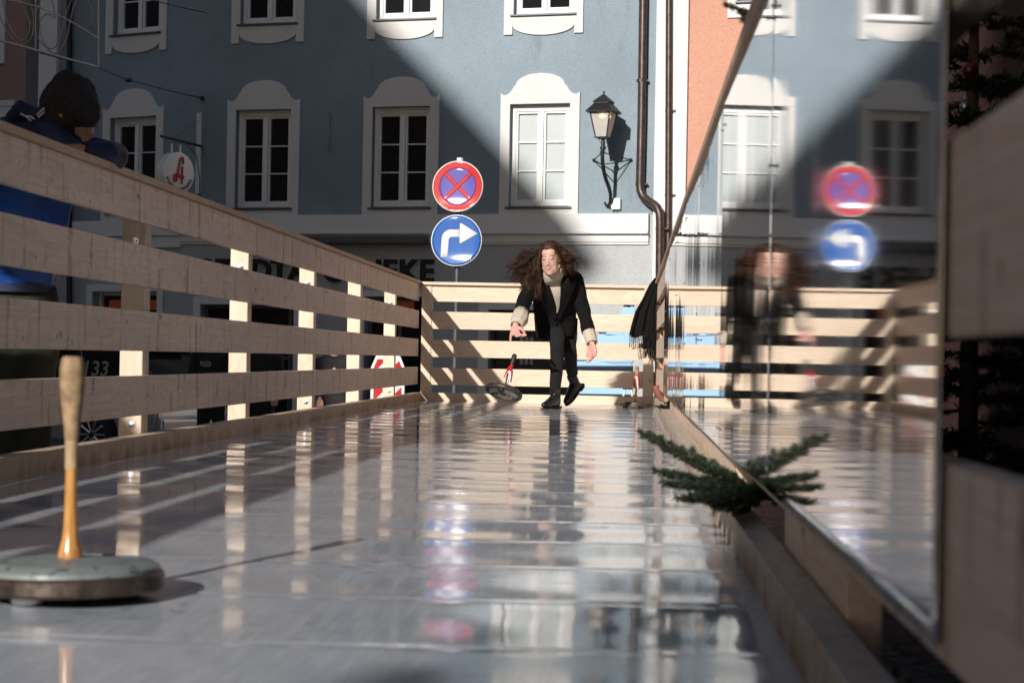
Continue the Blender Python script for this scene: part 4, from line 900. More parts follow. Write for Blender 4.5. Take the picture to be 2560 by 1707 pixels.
# --- boots
def boot(anklet, ankle, heel, ball, toe, rs, sole_dir, name, buckle=None):
    g = MB(); g.chain([(anklet, rs[0]), (ankle, rs[1]), (lerp(ankle, ball, .5), rs[2]), (ball, rs[3]), (toe, rs[4])], 18); g.chain([(ankle, rs[1]), (heel, rs[5])], 16); g.chain([(heel, rs[5]), (ball, rs[3] * .8)], 14)
    o = mk('boot', blob(g, .0052, 4, wr=.0018, wscale=25), M['leather'], WO, 180)
    for v in o.data.vertices: v.co += sole_dir.normalized() * .007
    # sole and block heel follow the underside
    s_ = MB(); ax = (toe - heel); ln = ax.length; ax.normalize(); sd = sole_dir.normalized(); wd = ax.cross(sd).normalized()
    outl = [(-.24, .5), (-.16, .85), (.05, .95), (.30, .80), (.55, 1.0), (.85, 1.0), (1.05, .72), (1.16, .25)]
    hb = heel + sd * rs[5] * .98; pts = [hb + ax * ln * a + wd * .036 * w_ for a, w_ in outl] + [hb + ax * ln * a - wd * .036 * w_ for a, w_ in reversed(outl)]
    slab(s_, pts, sd, .010); q_ = s_.build('sole', M['sole'], o, 30, .002)
    h_ = MB(); slab(h_, [hb + sd * .0105 + ax * ln * a + wd * w_ * .033 for a, w_ in ((-.19, .45), (-.10, .85), (.18, .9), (.18, -.9), (-.10, -.85), (-.19, -.45))], sd, .014); h_.build('heel', M['sole'], o, 30, .002)
    if buckle: b_ = MB(); p, w_ = buckle; fr_ = [p + V((-w_, 0, -w_ * 1.3)), p + V((w_ * .8, .0, -w_ * 1.3)), p + V((w_ * .8, 0, w_ * 1.3)), p + V((-w_, 0, w_ * 1.3)), p + V((-w_, 0, -w_ * 1.3))]; b_.tube(fr_, .0016, 6); b_.tube([p, p + V((w_ * 1.1, 0, 0))], .0016, 6); b_.build('buckle', M['brass'], o, 40)
    return o
tz = lambda v, z: V((v.x, v.y, z))
boot(Wp(681, 1270, 12.93), Wp(681, 1345, 12.95), tz(Wp(692, 1400, 12.99), .050), tz(Wp(620, 1410, 12.82), .046), tz(Wp(588, 1425, 12.76), .040), (.0415, .0415, .036, .033, .022, .032), V((0, 0, -1)), 'boot', (Wp(700, 1298, 12.888), .009))
boot(Wp(812, 1178, 13.27), Wp(836, 1232, 13.30), Wp(862, 1250, 13.33), Wp(785, 1352, 13.22), Wp(766, 1380, 13.19), (.040, .038, .036, .033, .024, .031), Wp(880, 1330, 13.36) - Wp(840, 1290, 13.30), 'boot')
# --- hair: many thin curly locks blown sideways
def hair():
    rr = random.Random(5); g = MB(); vs = []; fs = []
    def strand(P, r0_, curl, fr, ph):
        n = len(P); k0 = len(vs)
        for i, p in enumerate(P):
            t_ = i / (n - 1); tn = (P[min(i + 1, n - 1)] - P[max(i - 1, 0)]).normalized(); a = tn.cross(V((.3, .9, .2))).normalized(); b_ = a.cross(tn)
            amp = curl * min(1, t_ * 2.2); c = p + (a * cos(fr * t_ + ph) + b_ * sin(fr * t_ + ph)) * amp; r = r0_ * (1 - t_ ** 3 * .85)
            for q_ in range(3): w_ = 2 * pi * q_ / 3; vs.append(c + (a * cos(w_) + b_ * sin(w_)) * r)
            if i:
                for q_ in range(3): fs.append((k0 + (i - 1) * 3 + q_, k0 + (i - 1) * 3 + (q_ + 1) % 3, k0 + i * 3 + (q_ + 1) % 3, k0 + i * 3 + q_))
    def bez(a, b_, c, d, n): return [a * (1 - t_) ** 3 + b_ * 3 * t_ * (1 - t_) ** 2 + c * 3 * t_ * t_ * (1 - t_) + d * t_ ** 3 for t_ in [i / n for i in range(n + 1)]]
    tl = [(300, 240), (270, 300), (262, 390), (285, 330), (320, 220), (330, 400), (345, 470), (375, 525), (400, 505), (430, 540), (480, 520), (540, 555), (500, 470), (310, 280), (280, 370), (350, 300), (420, 430), (450, 380), (350, 240), (400, 220)]
    trr = [(880, 225), (868, 300), (872, 345), (840, 260), (850, 210), (825, 320), (870, 250), (845, 355), (800, 190), (860, 330)]
    for i in range(230):                                          # locks: bunches of strands that share one curl
        left = rr.random() < .72; sx = -1 if left else 1
        el_ = rr.uniform(.0, 1.45); ph_ = rr.uniform(-.2, 1.0) * pi / 2
        x = sx * cos(ph_) * cos(el_) * .078; y = .030 + sin(ph_) * cos(el_) * .088; z = .036 + sin(el_) * .104
        if y < -.005 and z < .09: y = .005
        root0 = H(x, y, z)
        tx_, ty_ = (tl if left else trr)[rr.randrange(len(tl if left else trr))]; tx_ += rr.gauss(0, 20); ty_ += rr.gauss(0, 22)
        k = rr.uniform(.55, 1.04); bx_, by_ = (575, 300) if left else (750, 250)
        tx_, ty_ = lerp(bx_, tx_, k), lerp(by_, ty_, k); end0 = Wp(tx_, ty_, 12.56 + rr.uniform(-.03, .14))
        outd = (root0 - H(0, .03, .0)).normalized(); o1 = outd * rr.uniform(.010, .022) + V((sx * .022, .01, -.03)); o2 = V((rr.gauss(0, .02), rr.gauss(0, .015), rr.gauss(-.010, .022)))
        cl, fq, p0 = rr.uniform(.007, .016), rr.uniform(14, 26) * rr.choice((-1, 1)), rr.uniform(0, 6)
        for j in range(9):
            jit = lambda s_: V((rr.gauss(0, s_), rr.gauss(0, s_), rr.gauss(0, s_)))
            root = root0 + jit(.004); end = end0 + jit(.009) + (jit(.035) if j == 8 else V((0, 0, 0)))
            strand(bez(root, root + o1 + jit(.003), lerp(root, end, .6) + o2 + jit(.004), end, 30), rr.uniform(.0015, .0032) if j < 8 else .0008, cl + rr.gauss(0, .001), fq, p0 + rr.gauss(0, .25))
    for i in range(520):                                          # locks lying over the crown and down beside the face
        sx = rr.choice((-1, 1)); a = rr.uniform(.0, 1.0); root = H(rr.uniform(-.010, .010) + .012, -.062 + .11 * a, .128 + .008 * a - .012 * (1 - a))
        e1 = H(sx * rr.uniform(.054, .066), -.062 + .09 * a, .104); e2 = H(sx * .083, -.036 + .07 * a, .0 - .02 * rr.random()); e3 = H(sx * (.088 + rr.uniform(0, .02)), .01 + .05 * a, -.075 - rr.uniform(0, .05))
        strand(bez(root, e1 + V((0, 0, .018)), e2, e3, 26), rr.uniform(.0012, .0024), rr.uniform(.003, .008), rr.uniform(14, 24), rr.uniform(0, 6))
    me = bpy.data.meshes.new('hair'); me.from_pydata([tuple(v) for v in vs], [], fs); me.update(); mk('hair', me, M['hair'], WO, 180)
    c = MB(); c.ell(H(0, .042, .048), (.080, .088, .098), HR, 24, 16); c.ell(H(0, .004, .094), (.068, .068, .040), HR); c.ell(H(-.035, .07, -.03), (.06, .05, .09), HR); c.ell(H(.035, .07, -.03), (.06, .05, .08), HR)
    c.chain([(H(-.06, .05, .03), .045), (Wp(520, 330, 12.63), .055), (Wp(440, 390, 12.65), .050), (Wp(470, 470, 12.62), .035)]); c.chain([(H(.05, .06, .02), .05), (Wp(790, 260, 12.66), .040)])
    m2 = blob(c, .008, 3, wr=.008, wscale=26); mk('hair_mass', m2, M['hair'], WO, 180)
hair()
# --- black fringed scarf hung over the corner of the fence
Sp = lambda zx, zy, Y: at(1430 + zx / 4.357, 680 + zy / 4.357, Y)
SC = thing('scarf', tuple(Sp(850, 80, 14.6)), 'black fringed scarf draped over the far right corner of the fence', 'scarf')
Lf = [(958, 52), (900, 72), (845, 145), (775, 290), (695, 430), (655, 560), (625, 680)]; Rt = [(966, 60), (972, 90), (930, 200), (915, 330), (912, 460), (914, 590), (905, 720)]
def scp(u, v):
    i = min(int(v * 6), 5); f_ = v * 6 - i; a = (lerp(Lf[i][0], Lf[i + 1][0], f_), lerp(Lf[i][1], Lf[i + 1][1], f_)); b_ = (lerp(Rt[i][0], Rt[i + 1][0], f_), lerp(Rt[i][1], Rt[i + 1][1], f_))
    return Sp(lerp(a[0], b_[0], u), lerp(a[1], b_[1], u) + (22 * sin(u * 9) + 30 * u if v > .9 else 0), 14.635 - .05 * min(1, v * 3) - .016 * v * sin(u * 17 + 2 * v) - .01 * v * sin(u * 31))
g = MB(); g.grid([[scp(j / 40, i / 30) for j in range(41)] for i in range(31)]); o = g.build('cloth', M['coat'], SC, 180, fix=False); m_ = o.modifiers.new('thick', 'SOLIDIFY'); m_.thickness = .006
g = MB(); g.grid([[Sp(lerp(775, 915, j / 20), lerp(640, 830, i / 12) + 8 * sin(j), 14.60 - .012 * sin(j * .9)) for j in range(21)] for i in range(13)]); o = g.build('under_layer', M['coat'], SC, 180, fix=False); m_ = o.modifiers.new('thick', 'SOLIDIFY'); m_.thickness = .006
g = MB(); rr = random.Random(3)
for i in range(26):
    p = scp(i / 40 * .98, 1.0); q_ = p; P = [p]
    for k in range(6): q_ = q_ + V((rr.gauss(0, .0022), rr.gauss(0, .003), -.0165)); P.append(q_)
    g.tube(P, [.0022, .0015, .0018, .0013, .0018, .0015, .0024], 5)
for i in range(30):
    p = Sp(lerp(778, 914, i / 29), 826, 14.59 + rr.uniform(-.01, .01)); P = [p]
    for k in range(6): p = p + V((rr.gauss(0, .003), rr.gauss(0, .003), -.0150 * rr.uniform(.8, 1.1))); P.append(p)
    g.tube(P, [.003, .002, .0026, .0018, .0024, .0018, .003], 5)
g.build('fringe', M['coat'], SC, 60)
# ================================================================ MAN LEANING ON THE RAIL
mD = 6.05
def Q(x, y, D): return at(x, y, D)                  # picture pixels at distance D
MN = thing('person', (Q(60, 900, mD + .1).x, mD + .1, gz(6)), 'person in blue sports jacket and dark knitted hat resting folded arms on the fence', 'person')
M['navy'] = simple('navy_jacket_cloth', (.010, .016, .052), .6, var=.3, scale=12, bump=.1)
M['royal'] = simple('royal_blue_jacket_cloth', (.006, .075, .38), .5, var=.3, scale=8, bump=.1)
M['hat'] = simple('dark_brown_knit_hat', (.022, .016, .014), .9, var=.4, scale=90, bump=.6)
M['olive'] = simple('dark_olive_trousers', (.014, .017, .010), .85, var=.3, scale=18, bump=.2)
M['skin2'] = simple('ruddy_skin', (.46, .24, .17), .5, var=.06, scale=20)
mh = Q(178, 285, mD - .05)
g = MB(); g.ell(mh, (.085, .095, .115)); g.ell(mh + V((.035, -.01, -.06)), (.05, .055, .06)); g.ell(mh + V((.075, -.02, -.035)), (.020, .020, .022)); g.ell(mh + V((.058, -.015, -.075)), (.020, .022, .016))
g.chain([(mh + V((-.02, .03, -.08)), .055), (Q(120, 350, mD + .05), .065)])
chM, beM, peM = Q(50, 450, mD + .15), Q(60, 600, mD + .2), Q(50, 735, mD + .25)
g.chain([(Q(120, 350, mD + .05), .07), (chM, .13), (beM, .13), (peM, .13)])
shr, elr = Q(150, 338, mD - .02), Q(283, 392, mD - .12); hnd = Q(240, 390, mD - .24)
g.chain([(chM, .10), (shr, .05), (elr, .04), (hnd, .028)])
shl, ell_ = Q(20, 345, mD + .1), Q(-60, 420, mD - .1)
g.chain([(chM, .10), (shl, .05), (ell_, .04), (Q(60, 400, mD - .2), .03)])
for x in (20, 92): g.chain([(peM, .11), (Q(x, 840, mD + .2), .085), (Q(x - 8, 1010, mD + .15), .060), (V((Q(x - 10, 1010, mD + .2).x, mD + .25, gz(6) + .05)), .045)])
mb_ = mk('body', blob(g, .010, 3), M['skin2'], MN, 180)
g = hand(hnd, V((-.9, -.2, -.1)), V((.3, -.3, .8)), V((-.3, .9, -.1)), [(.5, .8, .5)] * 4, (1, .5, .8, .3), 1.05); mk('hand', blob(g, .0045, 2), M['skin2'], mb_, 180)
g = MB(); g.ell(mh + V((-.008, .01, .03)), (.104, .115, .125)); g.ell(mh + V((-.02, .0, -.055)), (.088, .105, .075)); g.ell(mh + V((-.035, .04, .02)), (.095, .095, .105)); g.ell(mh + V((.030, -.02, .005)), (.080, .085, .075))
me = blob(g, .007, 3, wr=.011, wscale=19)
for v in me.vertices:      # hat ends at the brow, lower at the nape
    zc = mh.z - .055 - (.055 if v.co.x < mh.x + .035 else 0)
    if v.co.z < zc: v.co.z = zc + (v.co.z - zc) * .15
mk('hat', me, M['hat'], MN, 180)
g = MB(); vis = mh + V((.085, -.03, -.035)); slab(g, [vis + V(p) for p in ((-.05, -.05, 0), (-.005, -.055, -.006), (.022, -.03, -.012), (.026, .02, -.012), (.0, .06, -.006), (-.05, .06, 0))], (0, 0, 1), .006); g.build('glasses_peak', M['black'], MN, 40, .002)
# jacket
g = MB()
g.secs([((Q(95, 330, mD + .05)), .08, .09), (Q(85, 352, mD + .08), .16, .11), (Q(62, 400, mD + .12), .195, .15), (Q(50, 480, mD + .15), .185, .16), (Q(48, 560, mD + .18), .175, .16), (Q(45, 640, mD + .2), .160, .155), (Q(42, 700, mD + .22), .145, .15), (Q(38, 725, mD + .22), .125, .14)], 30, 2.2)
mj = blob(g, .011, 4, wr=.026, wscale=10); jb = mk('jacket', mj, M['royal'], MN, 180)
g = MB(); g.chain([(Q(90, 345, mD - .05), .07), (Q(135, 350, mD - .16), .058), (Q(172, 372, mD - .18), .050), (Q(205, 400, mD - .2), .045)], 18); g.chain([(Q(80, 350, mD + .03), .095), (Q(120, 332, mD), .085), (shr, .082), (Q(185, 362, mD - .05), .072), (Q(215, 384, mD - .06), .062), (elr, .056), (Q(262, 385, mD - .2), .048), (Q(240, 385, mD - .24), .042)], 18)
g.chain([(Q(60, 365, mD + .05), .09), (shl, .078), (ell_, .065), (Q(0, 405, mD - .22), .052)], 18); g.chain([(Q(110, 330, mD + .0), .055), (Q(60, 335, mD + .0), .06), (Q(20, 325, mD + .05), .05)], 14)
mk('sleeves', blob(g, .009, 4, wr=.008, wscale=11), M['navy'], jb, 180)
g = MB(); g.tube([Q(30, 300, mD - .02), Q(55, 272, mD - .05), Q(85, 285, mD - .04), Q(118, 292, mD - .06), Q(132, 300, mD - .06)], [.03, .034, .026, .030, .02], 14); mk('collar', blob(g, .006, 3), M['navy'], jb, 180)
for a, b_, c in (((92, 288), (108, 272), (132, 278)), ((96, 294), (112, 279), (130, 286)), ((52, 285), (66, 292), (78, 303)), ((68, 290), (76, 292), (86, 298))):
    g = MB(); g.tube([Q(*a, mD - .115), Q(*b_, mD - .12), Q(*c, mD - .125)], .0035, 6); g.build('white_stripe', M['whiteplastic'], jb, 60)
g = MB(); g.secs([(Q(36, 712, mD + .215), .150, .155), (Q(36, 732, mD + .215), .140, .150)], 30, 2.2); g.build('knit_hem', M['navy'], jb, 60)
g = MB(); g.chain([(Q(40, 745, mD + .23), .135), (Q(16, 850, mD + .2), .098), (Q(8, 1010, mD + .15), .075), (V((Q(6, 1010, mD + .2).x, mD + .2, gz(6) + .10)), .062)], 18)
g.chain([(Q(60, 745, mD + .23), .125), (Q(90, 850, mD + .2), .095), (Q(82, 1010, mD + .15), .072), (V((Q(80, 1010, mD + .2).x, mD + .2, gz(6) + .10)), .06)], 18)
mk('trousers', blob(g, .011, 3, wr=.006, wscale=9), M['olive'], MN, 180)
for x in (6, 80):
    g = MB(); p = V((Q(x, 1010, mD + .2).x, mD + .2, gz(6))); g.chain([(p + V((0, .05, .05)), .048), (p + V((.02, -.12, .035)), .038)]); mk('shoe', blob(g, .008, 2), M['leather'], MN, 180)

# ================================================================ POLICE CAR AND PEOPLE IN THE SIDE STREET
cD = 22.0; cg = gz(cD)
co_ = V((at(500, 1000, cD).x - .05, cD - .1, cg)); ca_ = radians(164)
CM = Matrix.Translation(co_) @ Matrix.Rotation(ca_, 4, 'Z')          # local +x = towards the bonnet, +y = car's left ... origin at rear bumper
M['greytext'] = simple('dull_lettering', (.30, .31, .32), .6)
CAR = thing('police_car', tuple(co_), 'silver police estate car with dark blue roof band and 133 on its rear side window', 'car')
M['carbody'] = simple('silver_car_paint', (.42, .44, .47), .25, .5, .04, 5, coat=.8)
M['carblue'] = simple('dark_blue_car_paint', (.01, .02, .09), .25, .3, .05, 5, coat=.8)
M['tyre'] = simple('tyre', (.015, .015, .016), .8)
fr = lambda a, d, c: CM @ V((a, d, c))
def carprof(w, pts, name, mat, bev): g = MB(); g.prism(pts, -w, w, fr); return g.build(name, mat, CAR, 30, bev)
carprof(.89, [(.02, .42), (.0, .60), (.06, .92), (.12, 1.0), (3.55, 1.0), (4.35, .86), (4.58, .62), (4.62, .40), (4.5, .24), (3.98, .22)] + arc(3.72, .30, .36, .36, 0, pi, 10) + [(3.30, .22), (1.30, .22)] + arc(.95, .30, .36, .36, 0, pi, 10) + [(.55, .26), (.1, .30)], 'body', M['carbody'], .05)
carprof(.80, [(.16, 1.0), (.42, 1.36), (.60, 1.42), (2.3, 1.45), (2.75, 1.40), (3.5, 1.0)], 'cabin', M['glass'], .05)
carprof(.74, [(.40, 1.395), (.60, 1.445), (2.3, 1.475), (2.78, 1.425), (2.3, 1.44), (.7, 1.41)], 'roof', M['carblue'], .01)
for k in (-1, 1):
    g = MB()
    for a, c in (((.10, .99), (.45, 1.40)), ((1.18, 1.0), (1.22, 1.42)), ((2.2, 1.0), (2.25, 1.44)), ((3.5, .99), (2.75, 1.42))):
        g.prism([(a[0] - .04, a[1]), (a[0] + .04, a[1]), (c[0] + .03, c[1]), (c[0] - .03, c[1])], k * .775, k * .815, fr)
    g.prism([(.10, .97), (3.5, .97), (3.5, 1.02), (.10, 1.02)], k * .80, k * .905, fr); g.build('window_frame', M['carblue'], CAR, 0, .006)
    for x in (.95, 3.72):
        W_ = CM @ Matrix.Translation((x, k * .80, .31)) @ Matrix.Rotation(pi / 2, 4, 'X')
        w_ = MB().lathe([(.20, -.10), (.29, -.11), (.315, -.07), (.315, .07), (.29, .11), (.20, .10)], 32, W_).build('wheel', M['tyre'], CAR, 40)
        r_ = MB()
        for q_ in range(10):
            a = 2 * pi * q_ / 10; r_.tube([W_ @ V((.04 * cos(a), .04 * sin(a), -k * .095)), W_ @ V((.195 * cos(a), .195 * sin(a), -k * .10))], .016, 6)
        r_.lathe([(.19, -.1), (.215, -.1), (.215, .1), (.19, .1)], 32, W_, True); r_.lathe([(.05, -.09), (.06, 0), (.05, .09)], 16, W_); r_.build('rim', M['steel'], w_, 40)
    g = MB(); g.prism([(-.005, .70), (-.0, .78), (.30, .84), (.32, .77)], k * .78, k * .905, fr); g.build('tail_light', M['redplastic'], CAR, 0, .008)
g = MB(); g.prism([(-.06, .30), (-.07, .52), (.05, .56), (.05, .28)], -.86, .86, fr); g.build('bumper', M['carbody'], CAR, 30, .03)
g = MB(); g.prism([(.32, 1.39), (.33, 1.42), (.52, 1.45), (.50, 1.41)], -.45, .45, fr); g.build('spoiler', M['redplastic'], CAR, 0, .005)
g = MB()
for x in (1.2, 1.45): g.prism([(x, 1.47), (x + .2, 1.47), (x + .18, 1.58), (x + .02, 1.58)], -.5, .5, fr)
g.build('light_bar', M['carblue'], CAR, 30, .02)
side = 1 if (CM @ V((0, 1, 0)) - CM @ V((0, 0, 0))).y < 0 else -1
me = letters('133', .27, .004, .003); TX = 0
for v in me.vertices:
    x, y, z = v.co; x = x + y * .15; lx = .88 - x * side; v.co = CM @ V((.98 - x * (1), side * .812 + side * z, 1.06 + y))
mk('number_133', me, M['greytext'], CAR, 0)
g = MB(); hp = [(1.42, 1.30), (1.36, 1.28), (1.33, 1.20), (1.36, 1.10), (1.42, 1.08)]; g.tube([CM @ V((x, side * .815, z)) for x, z in hp], [.022, .016, .012, .016, .022], 6); g.build('receiver_symbol', M['whiteplastic'], CAR, 60)

M['uniform'] = simple('black_uniform', (.006, .006, .009), .8, var=.3, scale=20)
M['darkcloth'] = simple('dark_grey_cloth', (.012, .011, .013), .85, var=.3, scale=20)
def standing(px, D, Ht, label, cloth, cap=False, lean=0, grp=None, txt=None, hair_c=None):
    p = V((at(px, 900, D).x, D, gz(D))); s = Ht / 1.78
    st = thing('person', tuple(p), label, 'person', grp); P = lambda x, y, z: p + V((x * s + lean * max(0, z - .9) * .6, y * s, z * s))
    g = MB(); g.ell(P(0, 0, 1.66), (.075 * s, .095 * s, .115 * s)); g.ell(P(0, -.10, 1.645), (.012, .014, .02)); g.chain([(P(0, .01, 1.6), .055), (P(0, .01, 1.48), .058)])
    g.chain([(P(0, 0, 1.42), .07), (P(0, 0, 1.3), .11), (P(0, 0, .95), .11)])
    for k in (-1, 1):
        g.chain([(P(k * .04, 0, 1.42), .06), (P(k * .19, 0, 1.40), .055), (P(k * .25, .02, 1.12), .042), (P(k * .22, -.12, .92), .028)]); g.chain([(P(k * .08, 0, .95), .085), (P(k * .10, 0, .5), .055), (P(k * .10, .02, .09), .04)])
    b_ = mk('body', blob(g, .013, 3), M['skin2'], st, 180)
    for k in (-1, 1): mk('hand', blob(hand(P(k * .22, -.12, .92), V((0, -.3, -1)), V((-k, .1, 0)), V((-k * .2, -1, 0)), [(.2, .3, .3)] * 4, (1, .5, .8, .2)), .005, 1), M['skin2'], b_, 180)
    g = MB(); g.secs([(P(0, .01, 1.50), .07 * s, .07 * s), (P(0, 0, 1.44), .17 * s, .10 * s), (P(0, 0, 1.30), .21 * s, .13 * s), (P(0, 0, 1.05), .185 * s, .13 * s), (P(0, 0, .86), .20 * s, .135 * s), (P(0, 0, .82), .19 * s, .13 * s)], 24, 2.2)
    for k in (-1, 1): g.chain([(P(k * .08, 0, 1.42), .08), (P(k * .20, 0, 1.40), .072), (P(k * .265, .02, 1.12), .058), (P(k * .23, -.10, .96), .046)])
    j_ = mk('jacket', blob(g, .013, 3, wr=.01, wscale=8), cloth, st, 180)
    g = MB()
    for k in (-1, 1): g.chain([(P(k * .07, 0, .92), .11), (P(k * .10, 0, .5), .078), (P(k * .10, .02, .10), .062)])
    mk('trousers', blob(g, .013, 3, wr=.006, wscale=8), cloth, st, 180)
    for k in (-1, 1):
        g = MB(); g.chain([(P(k * .10, .04, .05), .045), (P(k * .12, -.12, .035), .038)]); mk('shoe', blob(g, .01, 2), M['leather'], st, 180)
    g = MB(); g.ell(P(0, .015, 1.70), (.084 * s, .105 * s, .09 * s))
    if cap: g.box(p.x - .06, p.x + .06, p.y - .18, p.y - .06, P(0, 0, 1.70).z, P(0, 0, 1.71).z)
    mk('cap' if cap else 'hair', blob(g, .008, 2), M['uniform'] if cap else M['brow'], st, 180)
    if txt:
        me = letters(txt, .085, .003, .002)
        for v in me.vertices: x, y, z = v.co; v.co = P(-.045, 0, 1.24) + V((x * .45, -.155 * s - z, y))
        mk('lettering', me, M['greytext'], j_, 0)
    return st
standing(530, 20.6, 1.66, 'police officer in black uniform with white lettering, standing behind the silver car', M['uniform'], True, 0, None, 'POLIZEI')
standing(655, 20.9, 1.60, 'person in black standing in the shop doorway left of the second fence post', M['uniform'], True, .05)
standing(846, 19.4, 1.50, 'stooping person in dark grey clothes left of the red and white beacon', M['darkcloth'], False, -.15)

# ================================================================ BEACON, BUNDLES, LADDER
bD = 17.0; bc_ = at(970, 900, bD); bz0 = gz(bD)
BC = thing('traffic_beacon', (bc_.x, bD, bz0), 'red and white striped plastic beacon standing behind the left fence', 'beacon')
hw, zt = .172, at(970, 889, bD).z
g = MB(); g.prism([(bc_.x - hw, bz0 + .15), (bc_.x + hw, bz0 + .15), (bc_.x + hw, zt - .12), (bc_.x + hw - .05, zt), (bc_.x - hw + .05, zt), (bc_.x - hw, zt - .12)], bD, bD + .03); g.build('panel', M['whiteplastic'], BC, 0, .008)
def clip(poly, f):      # keep f>=0
    out = []
    for i in range(len(poly)):
        a, b_ = poly[i], poly[(i + 1) % len(poly)]; fa_, fb_ = f(a), f(b_)
        if fa_ >= 0: out.append(a)
        if (fa_ >= 0) != (fb_ >= 0): t_ = fa_ / (fa_ - fb_); out.append((lerp(a[0], b_[0], t_), lerp(a[1], b_[1], t_)))
    return out
inn = [(bc_.x - hw + .03, bz0 + .19), (bc_.x + hw - .03, bz0 + .19), (bc_.x + hw - .03, zt - .12), (bc_.x + hw - .065, zt - .035), (bc_.x - hw + .065, zt - .035), (bc_.x - hw + .03, zt - .12)]
g = MB(); r0z = at(1002, 900, bD).z - at(1002, 900, bD).x       # lower edge line z = x + c
for i in range(-1, 5):
    hi = lambda p, i=i: (r0z + .30 - .29 * i) - (p[1] - p[0]); lo_ = lambda p, i=i: (p[1] - p[0]) - (r0z - .0 - .29 * i + .145)
    pl = clip(clip(inn, hi), lo_)
    if len(pl) > 2: g.prism(pl, bD - .003, bD + .001)
g.build('red_stripes', M['red'], BC, 0)
g = MB(); g.box(bc_.x - .2, bc_.x + .2, bD - .2, bD + .25, bz0, bz0 + .12); g.build('rubber_foot', M['tyre'], BC, 0, .03)
g = MB(); g.tube([(bc_.x - .05, bD + .015, zt), (bc_.x - .045, bD + .015, zt + .05), (bc_.x + .045, bD + .015, zt + .05), (bc_.x + .05, bD + .015, zt)], .014, 8); g.build('handle', M['greypole'], BC, 60)
# pale blue covers stacked behind the end fence
M['tarp'] = simple('pale_blue_tarpaulin', (.33, .55, .78), .45, var=.08, scale=4, bump=.15, bd=.02)
M['tarpdark'] = simple('blue_tarpaulin_underside', (.06, .16, .28), .6)
tD = 16.6
def bundle(x0, x1, y0, y1, xs, label):
    a, b_ = at(x0, y1, tD), at(x1, y1, tD); zt_ = at((x0 + x1) / 2, y0, tD).z; zb_ = at(x0, y1, tD).z; xt = at(xs, y0, tD).x; r = .07
    pr = [(a.x, zb_), (b_.x, zb_), (b_.x, zt_ - r * .4), (b_.x - r * .4, zt_)] + [(lerp(b_.x, xt, q_), zt_ - .018 * sin(q_ * 7 + x0)) for q_ in (.3, .5, .7)] + [(xt + r, zt_), (xt + r * .3, zt_ - r * .25), (xt, zt_ - r)]
    g = MB(); g.prism(pr, tD, tD + .55); o = g.build('tarpaulin_bundle', M['tarp'], None, 50, .012); tag(o, label, 'tarpaulin', 'pale blue tarpaulin bundles')
    g = MB(); g.box(xt + .02, b_.x - .005, tD + .03, tD + .5, zt_ + .003, zt_ + .03); g.build('top_fold', M['tarpdark'], o, 0, .008)
bundle(1513, 1586, 764, 836, 1553, 'narrow pale blue tarpaulin bundle, topmost of the stack behind the end fence')
bundle(1480, 1584, 834, 906, 1490, 'middle pale blue tarpaulin bundle of the stack behind the end fence')
bundle(1432, 1582, 905, 985, 1436, 'widest pale blue tarpaulin bundle at the bottom of the stack behind the end fence')
g = MB(); g.box(at(1420, 990, tD).x, at(1590, 990, tD).x, tD - .05, tD + .6, gz(tD), at(1500, 987, tD).z); tag(g.build('pallet_base', M['greypole'], None, 0, .01), 'dark crate the pale blue tarpaulins are stacked on', 'crate')
lD = 16.0; LT = thing('step_ladder', (at(1572, 980, lD).x, lD, gz(lD)), 'small aluminium step ladder behind the far right corner of the rink', 'ladder')
g = MB(); pa, pb = at(1562, 973, lD), at(1578, 973, lD)
for p, sx in ((pa, -1), (pb, 1)): g.tube([p, V((p.x + sx * .16, lD - .0, gz(lD)))], .012, 6)
g.build('front_rails', M['whiteplastic'], LT, 40)
g = MB(); [g.tube([p + V((0, .04, 0)), V((p.x + sx * .2, lD + .45, gz(lD)))], .012, 6) for p, sx in ((pa, -1), (pb, 1))]; g.build('rear_rails', M['iron'], LT, 40)
g = MB(); g.box(pa.x - .02, pb.x + .02, lD - .02, lD + .07, pa.z, pa.z + .02); g.build('platform', M['black'], LT, 0, .004)
for i in range(3): z = lerp(gz(lD) + .12, pa.z - .1, i / 3); g = MB(); g.box(pa.x - .12 + i * .03, pb.x + .12 - i * .03, lD - .03, lD + .04, z, z + .02); g.build('step', M['whiteplastic'], LT, 0)

